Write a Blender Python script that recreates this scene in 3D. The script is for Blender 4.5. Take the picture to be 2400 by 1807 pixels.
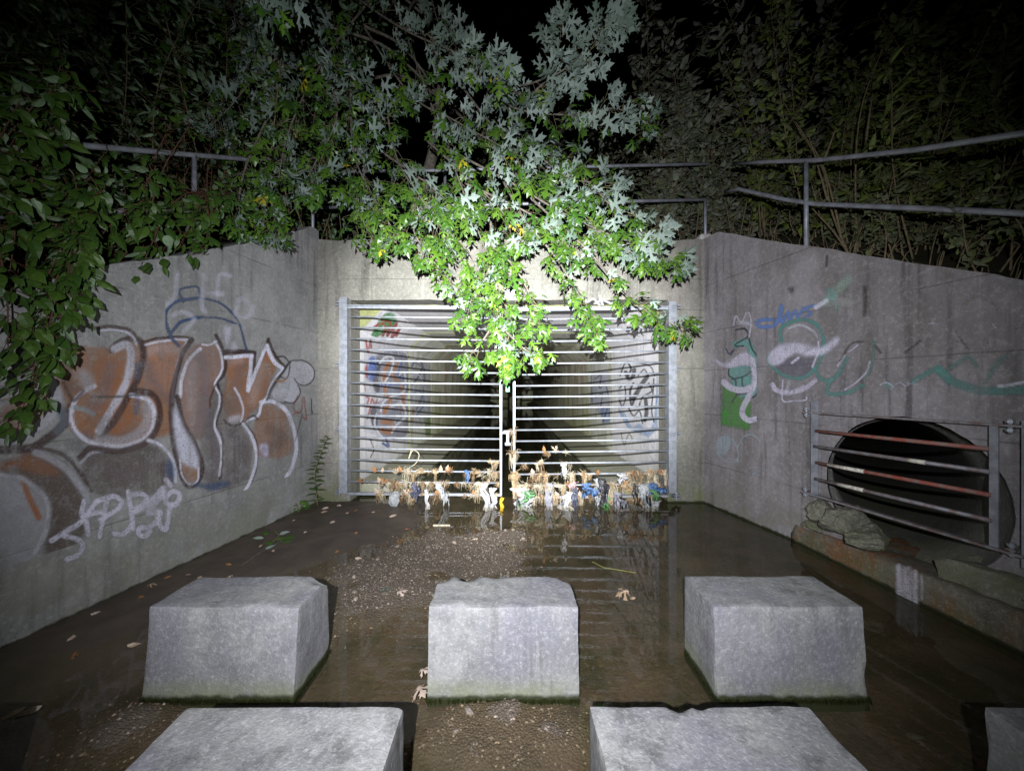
import bpy, bmesh, math, random
import numpy as np
from mathutils import Vector, Matrix, noise

for o in list(bpy.data.objects):
    bpy.data.objects.remove(o, do_unlink=True)
SC = bpy.context.scene
COL = SC.collection
R = math.radians
random.seed(7)
RNG = np.random.default_rng(7)

# ------------------------------------------------------------------ camera, sky, light, exposure
H, F, CX, CY = 1.75, 870.0, 1200.0, 910.0          # eye height (m), focal length and principal point of the 2400 px photograph
cam_d = bpy.data.cameras.new('camera'); cam = bpy.data.objects.new('camera', cam_d); COL.objects.link(cam)
cam.location = (0, 0, H); cam.rotation_euler = (R(90), 0, 0)
cam_d.sensor_width = 36; cam_d.lens = 36 * F / 2400; cam_d.shift_y = (CY - 903.5) / 2400
cam_d.clip_start = 0.02; cam_d.clip_end = 500
SC.camera = cam

w = bpy.data.worlds.new('World'); SC.world = w; w.use_nodes = True
wn = w.node_tree; bg = wn.nodes['Background']
sky = wn.nodes.new('ShaderNodeTexSky'); sky.sky_type = 'NISHITA'; sky.sun_disc = False
sky.sun_elevation = R(-4); sky.sun_rotation = R(200)
wn.links.new(sky.outputs[0], bg.inputs[0]); bg.inputs[1].default_value = 0.004

# the hand torch behind and above the camera: one hot core, one corona, one wide spill
TORCH = Vector((-0.13, -0.42, 2.02))
def torch(name, power, half, blend, aim, col, rad=0.012):
    d = bpy.data.lights.new(name, 'SPOT'); d.energy = power; d.spot_size = R(2 * half); d.spot_blend = blend
    d.shadow_soft_size = rad; d.color = col
    o = bpy.data.objects.new(name, d); COL.objects.link(o); o.location = TORCH
    v = Vector(aim) - TORCH
    o.rotation_euler = v.to_track_quat('-Z', 'Y').to_euler()
torch('torch_spill', 1950, 58.5, 1.0, (-0.08, 5.68, 1.85), (0.91, 0.93, 1.0))
torch('torch_corona', 6800, 29, 0.8, (-0.06, 5.68, 2.15), (0.97, 0.99, 1.0))
torch('torch_core', 2400, 14, 1.0, (-0.06, 5.68, 2.40), (1.0, 1.0, 0.96))

SC.view_settings.view_transform = 'Standard'; SC.view_settings.look = 'None'
SC.view_settings.exposure = 0; SC.view_settings.gamma = 1
SC.render.engine = 'CYCLES'
SC.cycles.max_bounces = 6; SC.cycles.transparent_max_bounces = 12

# ------------------------------------------------------------------ geometry of the place
YW = 5.68                                            # face of the headwall
XL, XR = -2.97, 2.94                                 # its corners with the wing walls
kL, kR = 0.139, 0.209                                # flare of the wing walls
def ray(px, py): return ((px - CX) / F, (CY - py) / F)
def at(px, py, Y):
    a, b = ray(px, py); return Vector((a * Y, Y, H + b * Y))
def xl(Y): return XL - kL * (YW - Y)
def xr(Y): return XR + kR * (YW - Y)
def on_left(px, py, o=0.0):
    a, b = ray(px, py); Y = (-XL + kL * YW - o) / (kL - a); return at(px, py, Y)
def on_right(px, py, o=0.0):
    a, b = ray(px, py); Y = (XR + kR * YW - o) / (a + kR); return at(px, py, Y)
def on_ground(px, py, z=0.0):
    a, b = ray(px, py); return at(px, py, (z - H) / b)
def ztop_l(Y): return 2.54 + 0.53 * (Y - 2.657) if Y > 0 else 1.13
def ztop_r(Y): return 2.51 + 0.54 * (Y - 2.6) if Y > 0 else 1.1

# ------------------------------------------------------------------ object helpers
def tag(o, label=None, cat=None, group=None, kind=None):
    if label: o['label'] = label
    if cat: o['category'] = cat
    if group: o['group'] = group
    if kind: o['kind'] = kind
    return o
def empty(name, loc, label=None, cat=None, group=None):
    o = bpy.data.objects.new(name, None); COL.objects.link(o); o.location = loc; o.empty_display_size = 0.1
    return tag(o, label, cat, group)
class MB:
    """collects vertices (world coordinates) and faces; build() links them as one mesh object"""
    def __init__(s): s.v = []; s.f = []; s.m = []
    def add(s, v, f, m=0):
        b = len(s.v); s.v += [tuple(p) for p in v]; s.f += [tuple(i + b for i in q) for q in f]; s.m += [m] * len(f); return s
    def box(s, x0, x1, y0, y1, z0, z1, m=0):
        v = [(x, y, z) for x in (x0, x1) for y in (y0, y1) for z in (z0, z1)]
        return s.add(v, [(0, 1, 3, 2), (4, 6, 7, 5), (0, 4, 5, 1), (2, 3, 7, 6), (0, 2, 6, 4), (1, 5, 7, 3)], m)
    def bar(s, a, b, wx, wy, up=(0, 0, 1), m=0):
        a, b = Vector(a), Vector(b); d = (b - a).normalized(); u = Vector(up)
        if abs(d.dot(u)) > 0.95: u = Vector((0, 1, 0))
        x = d.cross(u).normalized(); y = x.cross(d)
        v = [p + x * (i * wx / 2) + y * (j * wy / 2) for p in (a, b) for i, j in ((-1, -1), (1, -1), (1, 1), (-1, 1))]
        return s.add(v, [(0, 3, 2, 1), (4, 5, 6, 7), (0, 1, 5, 4), (1, 2, 6, 5), (2, 3, 7, 6), (3, 0, 4, 7)], m)
    def tube(s, pts, rad, n=8, m=0, caps=True):
        pts = [Vector(p) for p in pts]
        if not hasattr(rad, '__len__'): rad = [rad] * len(pts)
        vs, fs = [], []
        ref = Vector((0.31, 0.2, 0.93))
        for i, p in enumerate(pts):
            d = (pts[min(i + 1, len(pts) - 1)] - pts[max(i - 1, 0)])
            d = d.normalized() if d.length > 1e-9 else Vector((0, 0, 1))
            r = ref if abs(d.dot(ref)) < 0.95 else Vector((1, 0, 0))
            x = d.cross(r).normalized(); y = d.cross(x)
            for k in range(n):
                t = 2 * math.pi * k / n; vs.append(p + (x * math.cos(t) + y * math.sin(t)) * rad[i])
        for i in range(len(pts) - 1):
            for k in range(n):
                k2 = (k + 1) % n; fs.append((i * n + k, i * n + k2, (i + 1) * n + k2, (i + 1) * n + k))
        if caps:
            fs.append(tuple(range(n - 1, -1, -1))); fs.append(tuple((len(pts) - 1) * n + k for k in range(n)))
        return s.add(vs, fs, m)
    def build(s, name, mats, parent=None, loc=None, smooth=False):
        return mesh_obj(name, s.v, s.f, mats, parent, loc, s.m, smooth)
def origin_of(parent):
    o = Vector((0, 0, 0))
    while parent is not None: o += Vector(parent.location); parent = parent.parent
    return o
def mesh_obj(name, v, f, mats, parent=None, loc=None, mi=None, smooth=False):
    if not isinstance(mats, (list, tuple)): mats = [mats]
    A = np.array([tuple(p) for p in v], dtype=np.float64) if not isinstance(v, np.ndarray) else v
    if loc is None:
        lo, hi = A.min(0), A.max(0); loc = ((lo[0] + hi[0]) / 2, (lo[1] + hi[1]) / 2, lo[2])
    me = bpy.data.meshes.new(name); L = A - np.array(loc)
    me.from_pydata(L.tolist(), [], f)
    for m in mats: me.materials.append(m)
    if mi is not None and len(mats) > 1: me.polygons.foreach_set('material_index', np.array(mi, dtype=np.int32))
    if smooth: me.polygons.foreach_set('use_smooth', np.ones(len(me.polygons), dtype=bool))
    me.update()
    o = bpy.data.objects.new(name, me); COL.objects.link(o)
    if parent is not None:
        o.parent = parent; o.location = Vector(loc) - origin_of(parent)
    else: o.location = loc
    return o
def fix_normals(o):
    bm = bmesh.new(); bm.from_mesh(o.data); bmesh.ops.recalc_face_normals(bm, faces=bm.faces); bm.to_mesh(o.data); bm.free(); return o
def crisp(o, deg):
    bm = bmesh.new(); bm.from_mesh(o.data)
    for e in bm.edges:
        if len(e.link_faces) == 2 and e.calc_face_angle(0) > R(deg): e.smooth = False
    bm.to_mesh(o.data); bm.free()
def vnoise(P, s=1.0, seed=0.0):
    return np.array([noise.noise((p[0] * s + seed, p[1] * s + seed * 1.7, p[2] * s - seed)) for p in P])
def n1(x, s=0.0): return noise.noise((x, s, s * 0.37))

# ------------------------------------------------------------------ materials
class NT:
    def __init__(s, name):
        s.mat = bpy.data.materials.new(name); s.mat.use_nodes = True; s.t = s.mat.node_tree
        s.t.nodes.clear(); s.out = s.t.nodes.new('ShaderNodeOutputMaterial')
    def n(s, typ, ins=None, **kw):
        nd = s.t.nodes.new('ShaderNode' + typ)
        for k, v in kw.items(): setattr(nd, k, v)
        for k, v in (ins or {}).items(): s.set(nd.inputs[k], v)
        return nd
    def set(s, sock, v):
        if isinstance(v, bpy.types.NodeSocket): s.t.links.new(v, sock)
        else: sock.default_value = v
    def math(s, op, a, b=0.0, c=None, clamp=False):
        nd = s.t.nodes.new('ShaderNodeMath'); nd.operation = op; nd.use_clamp = clamp
        s.set(nd.inputs[0], a); s.set(nd.inputs[1], b)
        if c is not None: s.set(nd.inputs[2], c)
        return nd.outputs[0]
    def mix(s, fac, a, b, mode='MIX'):
        nd = s.t.nodes.new('ShaderNodeMix'); nd.data_type = 'RGBA'; nd.blend_type = mode
        s.set(nd.inputs[0], fac); s.set(nd.inputs[6], a); s.set(nd.inputs[7], b); return nd.outputs[2]
    def ramp(s, fac, lo, hi, a=0.0, b=1.0, smooth=True):
        nd = s.t.nodes.new('ShaderNodeMapRange'); nd.clamp = True
        if smooth: nd.interpolation_type = 'SMOOTHSTEP'
        s.set(nd.inputs[0], fac)
        for i, v in zip((1, 2, 3, 4), (lo, hi, a, b)): nd.inputs[i].default_value = v
        return nd.outputs[0]
    def noise(s, vec, scale, detail=4, rough=0.55, dist=0.0):
        nd = s.n('TexNoise', {'Vector': vec, 'Scale': scale, 'Detail': detail, 'Roughness': rough, 'Distortion': dist}); return nd.outputs[0]
    def mapped(s, vec, sc, loc=(0, 0, 0)):
        nd = s.n('Mapping', {'Vector': vec, 'Scale': sc, 'Location': loc}); return nd.outputs[0]
    def pos(s): return s.n('NewGeometry').outputs['Position']
    def bsdf(s, col, rough=0.8, **ins):
        nd = s.n('BsdfPrincipled', {'Base Color': col, 'Roughness': rough})
        for k, v in ins.items(): s.set(nd.inputs[k.replace('_', ' ')], v)
        return nd
    def end(s, sh):
        s.t.links.new(sh.outputs[0] if hasattr(sh, 'outputs') else sh, s.out.inputs[0]); return s.mat
def c4(c): return (c[0], c[1], c[2], 1.0)
def mixc(a, b, t): return tuple(a[i] * (1 - t) + b[i] * t for i in range(3))

def concrete(name, ca, cb, lines=(), streak=0.5, algae=0.0, algae_z=0.5, alg_col=(0.10, 0.12, 0.03), speck=0.3, bump=0.35, stain=0.0, stain_col=(0.16, 0.08, 0.05), scale=1.0, rust=0.0, dark=0.35, gscale=24.0):
    t = NT(name); p = t.pos(); sep = t.n('SeparateXYZ', {0: p}); z = sep.outputs[2]
    big = t.noise(p, 0.9 * scale, 7, 0.6)
    col = t.mix(t.ramp(big, 0.32, 0.68), c4(ca), c4(cb))
    med = t.noise(t.mapped(p, (1, 1, 1), (4, 2, 7)), 5.0 * scale, 6, 0.65)
    col = t.mix(t.ramp(med, 0.35, 0.75, 0.0, dark), col, c4(tuple(c * 0.45 for c in ca)))
    if streak > 0:
        st = t.noise(t.mapped(p, (7, 7, 0.45)), 1.6, 5, 0.6)
        st2 = t.noise(t.mapped(p, (22, 22, 0.9), (3, 1, 0)), 1.2, 3, 0.6)
        k = t.math('MULTIPLY', t.ramp(st, 0.48, 0.70), t.ramp(t.noise(p, 0.7, 2), 0.35, 0.6))
        col = t.mix(t.math('MULTIPLY', k, streak), col, c4(tuple(c * 0.30 for c in ca)))
        col = t.mix(t.math('MULTIPLY', t.ramp(st2, 0.58, 0.74), 0.18 * streak), col, c4((0.45, 0.45, 0.43)))
    if stain > 0:
        s_ = t.noise(t.mapped(p, (2.2, 2.2, 0.7), (9, 0, 2)), 1.0, 5, 0.6)
        col = t.mix(t.math('MULTIPLY', t.ramp(s_, 0.46, 0.66), stain), col, c4(stain_col))
    if rust > 0:
        s_ = t.noise(t.mapped(p, (2.6, 2.6, 1.4), (1, 5, 2)), 1.2, 5, 0.65)
        col = t.mix(t.math('MULTIPLY', t.ramp(s_, 0.45, 0.6), rust), col, c4((0.16, 0.065, 0.025)))
    fine = t.noise(p, 70.0, 3, 0.7)
    grit = t.noise(t.mapped(p, (1, 1, 1), (8, 3, 1)), gscale, 5, 0.75)
    col = t.mix(t.ramp(grit, 0.50, 0.66, 0, speck * 0.9), col, c4(tuple(min(0.6, c * 2.0 + 0.05) for c in ca)))
    col = t.mix(t.ramp(grit, 0.48, 0.34, 0, speck * 0.9), col, c4(tuple(c * 0.35 for c in ca)))
    col = t.mix(t.ramp(fine, 0.55, 0.72, 0, speck), col, c4((0.55, 0.54, 0.52)))
    col = t.mix(t.ramp(fine, 0.45, 0.28, 0, speck * 1.1), col, c4((0.07, 0.065, 0.06)))
    vor = t.n('TexVoronoi', {'Vector': p, 'Scale': 16.0 * scale}); pit = t.ramp(vor.outputs['Distance'], 0.06, 0.13)
    pitm = t.math('MULTIPLY', t.math('SUBTRACT', 1.0, pit), t.ramp(t.noise(p, 2.4, 2), 0.5, 0.62))
    col = t.mix(t.math('MULTIPLY', pitm, 0.55), col, c4((0.06, 0.055, 0.05)))
    hgt = t.math('ADD', t.math('MULTIPLY', fine, 0.5), t.math('MULTIPLY', med, 0.7))
    hgt = t.math('SUBTRACT', hgt, t.math('MULTIPLY', pitm, 0.8))
    if lines:
        wob = t.math('MULTIPLY', t.math('SUBTRACT', t.noise(t.mapped(p, (1, 1, 0)), 1.7, 4), 0.5), 0.025)
        zz = t.math('ADD', z, wob); brk = t.ramp(t.noise(t.mapped(p, (1, 1, 0.3), (2, 8, 3)), 2.2, 3), 0.38, 0.55)
        for z0 in lines:
            d = t.math('ABSOLUTE', t.math('SUBTRACT', zz, z0))
            k = t.math('MULTIPLY', t.ramp(d, 0.008, 0.002), brk)
            col = t.mix(t.math('MULTIPLY', k, 0.5), col, c4((0.05, 0.048, 0.042)))
            hgt = t.math('SUBTRACT', hgt, t.math('MULTIPLY', k, 1.2))
    if algae > 0:
        k = t.math('MULTIPLY', t.ramp(z, algae_z, 0.02), t.ramp(t.noise(p, 3.1, 5, 0.6), 0.32, 0.62))
        col = t.mix(t.math('MULTIPLY', k, algae), col, c4(alg_col))
        k2 = t.ramp(t.math('ADD', z, t.math('MULTIPLY', t.noise(p, 11, 4), -0.05)), 0.012, -0.016)
        col = t.mix(k2, col, c4((0.022, 0.026, 0.010)))
    bm = t.n('Bump', {'Height': hgt, 'Strength': bump, 'Distance': 0.02})
    b = t.bsdf(col, 0.85, Normal=bm.outputs[0], Specular_IOR_Level=0.25)
    return t.end(b)

def simple(name, col, rough=0.7, var=0.25, scale=14, metal=0.0, bump=0.0, spec=0.3, col2=None, transl=0.0):
    t = NT(name); p = t.pos()
    nz = t.noise(p, scale, 4, 0.6)
    c2 = col2 or tuple(c * (1 - var) for c in col)
    cc = t.mix(t.ramp(nz, 0.35, 0.65), c4(col), c4(c2))
    kw = {}
    if bump > 0: kw['Normal'] = t.n('Bump', {'Height': t.noise(p, scale * 3, 4), 'Strength': bump, 'Distance': 0.01}).outputs[0]
    b = t.bsdf(cc, rough, Metallic=metal, Specular_IOR_Level=spec, **kw)
    if transl > 0:
        tr = t.n('BsdfTranslucent', {'Color': cc}); mx = t.n('MixShader', {0: transl}); t.t.links.new(b.outputs[0], mx.inputs[1]); t.t.links.new(tr.outputs[0], mx.inputs[2])
        return t.end(mx)
    return t.end(b)

def leafmat(name, ca, cb, rough=0.5, transl=0.18, spec=0.35):
    """leaf colour varies from leaf to leaf through a per-corner attribute"""
    t = NT(name); at_ = t.n('Attribute', attribute_name='tone'); oi = t.n('ObjectInfo')
    f = t.math('FRACT', t.math('ADD', at_.outputs['Fac'], oi.outputs['Random']))
    cc = t.mix(f, c4(ca), c4(cb))
    cc = t.mix(t.ramp(t.noise(t.pos(), 60, 3), 0.4, 0.7, 0, 0.35), cc, c4(tuple(c * 0.55 for c in ca)))
    b = t.bsdf(cc, rough, Specular_IOR_Level=spec); tr = t.n('BsdfTranslucent', {'Color': cc})
    mx = t.n('MixShader', {0: transl}); t.t.links.new(b.outputs[0], mx.inputs[1]); t.t.links.new(tr.outputs[0], mx.inputs[2])
    return t.end(mx)

def paintmat(name):
    t = NT(name); a = t.n('Attribute', attribute_name='paint'); p = t.pos()
    big = t.noise(p, 5.0, 6, 0.7); fine = t.noise(p, 55.0, 3, 0.7)
    wear = t.math('MULTIPLY', t.ramp(big, 0.34, 0.52, 0.42, 1.0), t.ramp(fine, 0.34, 0.50, 0.45, 1.0))
    wear = t.math('MULTIPLY', wear, t.ramp(t.noise(t.mapped(p, (9, 9, 0.6)), 1.5, 4), 0.34, 0.46, 0.7, 1.0))
    wear = t.math('MULTIPLY', wear, t.ramp(t.noise(t.mapped(p, (1, 1, 1), (3, 3, 3)), 1.6, 5, 0.7), 0.30, 0.45, 0.7, 1.0))
    al = t.math('MULTIPLY', a.outputs['Alpha'], wear, clamp=True)
    col = t.mix(t.ramp(t.noise(p, 2.5, 4), 0.35, 0.7, 0, 0.6), a.outputs['Color'], t.mix(0.6, a.outputs['Color'], c4((0.16, 0.14, 0.13))))
    b = t.bsdf(col, 0.75, Specular_IOR_Level=0.2); tr = t.n('BsdfTransparent')
    mx = t.n('MixShader', {0: al}); t.t.links.new(tr.outputs[0], mx.inputs[1]); t.t.links.new(b.outputs[0], mx.inputs[2])
    return t.end(mx)

M = {}
LIFTS = (0.62, 1.36, 2.02, 2.60, 3.30)
M['head'] = concrete('headwall_concrete', (0.225, 0.217, 0.185), (0.150, 0.147, 0.125), lines=(0.60, 2.05, 2.95, 3.42), streak=0.85, dark=0.5, speck=0.2, stain=0.35, stain_col=(0.17, 0.145, 0.14), algae=0.6, algae_z=0.5)
M['wall_l'] = concrete('left_wing_concrete', (0.305, 0.30, 0.295), (0.20, 0.20, 0.195), lines=LIFTS, streak=0.7, dark=0.5, speck=0.2, algae=0.45, algae_z=0.9, alg_col=(0.13, 0.14, 0.075))
M['wall_r'] = concrete('right_wing_concrete', (0.29, 0.27, 0.28), (0.205, 0.19, 0.195), lines=LIFTS, streak=0.95, dark=0.5, speck=0.2, algae=0.4, algae_z=0.8, alg_col=(0.12, 0.13, 0.06), stain=0.5, stain_col=(0.13, 0.11, 0.10))
M['block'] = concrete('block_concrete', (0.232, 0.23, 0.222), (0.145, 0.145, 0.154), streak=0.75, algae=0.6, algae_z=0.15, alg_col=(0.15, 0.165, 0.08), speck=0.21, gscale=40.0, bump=0.45, scale=2.6, dark=0.55, stain=0.5, stain_col=(0.135, 0.13, 0.165))
M['tunnel'] = concrete('tunnel_concrete', (0.74, 0.72, 0.75), (0.60, 0.59, 0.59), speck=0.15, streak=0.5, algae=0.5, algae_z=0.9, alg_col=(0.36, 0.36, 0.24), dark=0.2)
M['tunnel_old'] = concrete('tunnel_mossy_concrete', (0.66, 0.66, 0.55), (0.50, 0.50, 0.36), speck=0.15, streak=0.8, algae=0.6, algae_z=2.4, alg_col=(0.34, 0.39, 0.10), stain=0.7, stain_col=(0.30, 0.17, 0.10))
M['tunnel_mid'] = concrete('tunnel_tinted_concrete', (0.68, 0.68, 0.64), (0.55, 0.55, 0.47), speck=0.15, streak=0.6, algae=0.5, algae_z=1.6, alg_col=(0.34, 0.37, 0.16), stain=0.4, stain_col=(0.32, 0.30, 0.20), dark=0.25)
M['bench'] = concrete('silted_bench_concrete', (0.30, 0.29, 0.24), (0.22, 0.21, 0.15), streak=0.0, algae=0.6, algae_z=0.5, alg_col=(0.18, 0.19, 0.09))
M['joint'] = concrete('mossy_joint', (0.22, 0.23, 0.10), (0.14, 0.15, 0.05), speck=0.2, streak=0.4)
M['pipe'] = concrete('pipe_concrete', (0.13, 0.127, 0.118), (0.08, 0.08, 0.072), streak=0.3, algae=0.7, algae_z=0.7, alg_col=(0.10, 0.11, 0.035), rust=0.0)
M['footing'] = concrete('footing_concrete', (0.17, 0.15, 0.12), (0.10, 0.085, 0.065), streak=0.5, algae=0.35, algae_z=0.35, rust=0.9, bump=0.7)
M['rubble'] = concrete('broken_concrete', (0.20, 0.19, 0.16), (0.12, 0.12, 0.09), streak=0.0, algae=0.8, algae_z=0.75, alg_col=(0.12, 0.14, 0.05), bump=0.9)
M['paint'] = paintmat('spray_paint')
M['zinc'] = simple('galvanised_steel', (0.29, 0.31, 0.345), 0.5, 0.3, 12, metal=0.3, spec=0.5)
M['zinc_dull'] = simple('weathered_rail_steel', (0.30, 0.31, 0.35), 0.5, 0.35, 9, metal=0.3, spec=0.4)
M['red_bar'] = simple('red_painted_steel', (0.26, 0.055, 0.035), 0.55, 0.5, 18, col2=(0.20, 0.13, 0.11))
M['white_bar'] = simple('white_painted_steel', (0.62, 0.60, 0.50), 0.55, 0.4, 25, col2=(0.35, 0.30, 0.28))
M['grate'] = simple('grey_grate_steel', (0.24, 0.24, 0.26), 0.5, 0.4, 16, metal=0.25, col2=(0.17, 0.12, 0.11))
M['bark'] = simple('grey_bark', (0.17, 0.15, 0.12), 0.9, 0.5, 22, bump=0.8, spec=0.1)
M['twig'] = simple('green_brown_twig', (0.20, 0.19, 0.09), 0.8, 0.4, 30, spec=0.15)
M['redtwig'] = simple('red_brown_twig', (0.09, 0.045, 0.028), 0.7, 0.4, 30, spec=0.2)
M['straw'] = simple('dry_straw', (0.38, 0.30, 0.19), 0.85, 0.5, 25, col2=(0.20, 0.125, 0.06), spec=0.15)
M['straw_pale'] = simple('bleached_straw', (0.47, 0.42, 0.31), 0.85, 0.35, 25, spec=0.15)
M['straw_dark'] = simple('rotted_straw', (0.17, 0.105, 0.055), 0.9, 0.5, 25, spec=0.1)
M['drystem'] = simple('dry_stem', (0.17, 0.135, 0.08), 0.85, 0.4, 25, spec=0.15)
M['m_top'] = leafmat('maple_leaf_top', (0.030, 0.090, 0.008), (0.085, 0.165, 0.014), 0.40, 0.12, 0.5)
M['m_bot'] = leafmat('maple_leaf_silver_underside', (0.22, 0.275, 0.24), (0.09, 0.13, 0.10), 0.6, 0.12, 0.2)
M['m_yel'] = leafmat('maple_leaf_yellow', (0.36, 0.36, 0.02), (0.44, 0.36, 0.03), 0.5, 0.2)
M['o_top'] = leafmat('ovate_leaf_top', (0.028, 0.070, 0.010), (0.055, 0.105, 0.014), 0.45, 0.12)
M['o_bot'] = leafmat('ovate_leaf_underside', (0.20, 0.28, 0.17), (0.14, 0.21, 0.11), 0.6, 0.12, 0.2)
M['s_top'] = leafmat('shrub_leaf_top', (0.09, 0.12, 0.055), (0.14, 0.14, 0.09), 0.55, 0.1, 0.25)
M['s_bot'] = leafmat('shrub_leaf_underside', (0.17, 0.18, 0.14), (0.14, 0.15, 0.11), 0.65, 0.1, 0.2)
M['q_top'] = leafmat('olive_leaf_top', (0.075, 0.11, 0.018), (0.12, 0.15, 0.03), 0.55, 0.1, 0.25)
M['q_bot'] = leafmat('olive_leaf_underside', (0.13, 0.16, 0.06), (0.10, 0.12, 0.05), 0.65, 0.1, 0.2)
M['dead_a'] = leafmat('dead_leaf_pale', (0.42, 0.34, 0.28), (0.36, 0.25, 0.17), 0.8, 0.05, 0.1)
M['dead_b'] = leafmat('dead_leaf_brown', (0.20, 0.095, 0.045), (0.30, 0.15, 0.06), 0.8, 0.05, 0.1)
M['moss'] = simple('dark_moss', (0.016, 0.020, 0.006), 0.95, 0.5, 40, bump=0.8, spec=0.05)

def soil(name):
    t = NT(name); p = t.pos()
    nz = t.noise(p, 3.0, 6, 0.65); cc = t.mix(t.ramp(nz, 0.35, 0.65), c4((0.055, 0.045, 0.03)), c4((0.03, 0.035, 0.015)))
    bm = t.n('Bump', {'Height': t.noise(p, 18, 5, 0.7), 'Strength': 0.9, 'Distance': 0.05})
    return t.end(t.bsdf(cc, 0.95, Normal=bm.outputs[0], Specular_IOR_Level=0.1))
M['soil'] = soil('bank_soil')
def bedmat():
    t = NT('streambed_mud_and_gravel'); p = t.pos(); a = t.n('Attribute', attribute_name='zone')
    g = t.n('SeparateColor', {0: a.outputs['Color']}); gr, mud = g.outputs[0], g.outputs[1]
    bed = t.mix(t.ramp(t.noise(p, 2.2, 6, 0.65), 0.35, 0.65), c4((0.080, 0.060, 0.042)), c4((0.036, 0.035, 0.017)))
    bed = t.mix(t.ramp(t.noise(p, 34, 4, 0.7), 0.55, 0.75, 0, 0.6), bed, c4((0.17, 0.13, 0.09)))
    md = t.mix(t.ramp(t.noise(p, 5, 5, 0.6), 0.35, 0.65), c4((0.082, 0.063, 0.048)), c4((0.058, 0.045, 0.035)))
    v = t.n('TexVoronoi', {'Vector': p, 'Scale': 75.0}); gc = t.mix(t.ramp(v.outputs['Distance'], 0.2, 0.6), t.mix(t.n('SeparateColor', {0: v.outputs['Color']}).outputs[0], c4((0.06, 0.046, 0.036)), c4((0.26, 0.21, 0.16))), c4((0.06, 0.05, 0.04)))
    gc = t.mix(0.7, gc, c4((0.115, 0.09, 0.066)))
    cc = t.mix(mud, bed, md); cc = t.mix(gr, cc, gc)
    hb = t.math('ADD', t.math('MULTIPLY', t.noise(p, 30, 4, 0.7), t.math('SUBTRACT', 1.0, t.math('MULTIPLY', mud, 0.8))), t.math('MULTIPLY', t.math('MULTIPLY', v.outputs['Distance'], gr), -1.2))
    bm = t.n('Bump', {'Height': hb, 'Strength': 0.6, 'Distance': 0.02})
    rg = t.math('SUBTRACT', 0.85, t.math('MULTIPLY', mud, 0.35))
    return t.end(t.bsdf(cc, rg, Normal=bm.outputs[0], Specular_IOR_Level=0.35))
M['bed'] = bedmat()
def watermat():
    t = NT('shallow_stream_water'); p = t.pos()
    rip = t.noise(t.mapped(p, (1.0, 2.2, 1.0)), 5.0, 3, 0.5)
    area = t.ramp(t.noise(p, 0.9, 2), 0.40, 0.65, 0.25, 1.0)
    bm = t.n('Bump', {'Height': t.math('MULTIPLY', rip, area), 'Strength': 0.035, 'Distance': 0.03})
    gl = t.n('BsdfGlossy', {'Color': (1, 1, 1, 1), 'Roughness': 0.03, 'Normal': bm.outputs[0]})
    tr = t.n('BsdfTransparent', {'Color': (0.90, 0.86, 0.76, 1)})
    inc = t.n('NewGeometry').outputs['Incoming']                # two-sided Schlick reflectance, so light also passes upward
    dt = t.n('VectorMath', operation='DOT_PRODUCT'); t.t.links.new(bm.outputs[0], dt.inputs[0]); t.t.links.new(inc, dt.inputs[1])
    k5 = t.math('POWER', t.math('SUBTRACT', 1.0, t.math('ABSOLUTE', dt.outputs['Value']), clamp=True), 5.0)
    mx = t.n('MixShader', {0: t.math('ADD', 0.02, t.math('MULTIPLY', k5, 0.98), clamp=True)}); t.t.links.new(tr.outputs[0], mx.inputs[1]); t.t.links.new(gl.outputs[0], mx.inputs[2])
    return t.end(mx)
M['water'] = watermat()
def plastic(name, col, transl=0.3, rough=0.35):
    return simple(name, col, rough, 0.3, 30, bump=0.5, spec=0.5, transl=transl)

# ------------------------------------------------------------------ streambed, water, banks
GX = np.arange(-4.1, 4.31, 0.03); GY = np.arange(-2.0, 6.21, 0.03)
XX, YY = np.meshgrid(GX, GY, indexing='ij')
def inside(poly, PX, PY):
    ins = np.zeros(PX.shape, bool); n = len(poly)
    for i in range(n):
        x0, y0 = poly[i]; x1, y1 = poly[(i + 1) % n]
        if y0 == y1: continue
        c = ((y0 > PY) != (y1 > PY)) & (PX < (x1 - x0) * (PY - y0) / (y1 - y0) + x0); ins ^= c
    return ins
def blur(A, k):
    for _ in range(3):
        for ax in (0, 1):
            c = np.cumsum(np.pad(A, [(k + 1, k) if a == ax else (0, 0) for a in (0, 1)], mode='edge'), axis=ax)
            n = 2 * k + 1
            A = (np.take(c, range(n, c.shape[ax]), ax) - np.take(c, range(0, c.shape[ax] - n), ax)) / n
    return A
def gp(*pts): return [tuple(on_ground(x, y)[:2]) for x, y in pts]
mud = inside(gp((620, 1150), (930, 1172), (1010, 1200), (1010, 1245), (860, 1290), (760, 1330), (560, 1400), (300, 1520), (-200, 1640), (-600, 1500), (0, 1300)), XX, YY).astype(float)
gravel = inside(gp((1000, 1245), (1120, 1235), (1240, 1240), (1250, 1300), (1215, 1352), (1020, 1400), (980, 1432), (900, 1440), (800, 1470), (760, 1440), (740, 1380), (760, 1340), (880, 1290)), XX, YY).astype(float)
gravel = np.maximum(gravel, ((XX + 0.03) / 0.46) ** 2 + ((YY - 1.93) / 0.24) ** 2 < 1)
gravel = np.maximum(gravel, ((XX + 1.95) / 0.36) ** 2 + ((YY - 1.90) / 0.16) ** 2 < 1)
nz = np.array([noise.fractal((x * 2.3, y * 2.3, 3.1), 1.0, 2.0, 4) for x, y in zip(XX.ravel(), YY.ravel())]).reshape(XX.shape)
gs, ms = blur(gravel, 5), blur(mud, 5)
gs = np.clip(gs + 0.22 * nz * (4 * gs * (1 - gs)), 0, 1)
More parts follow.
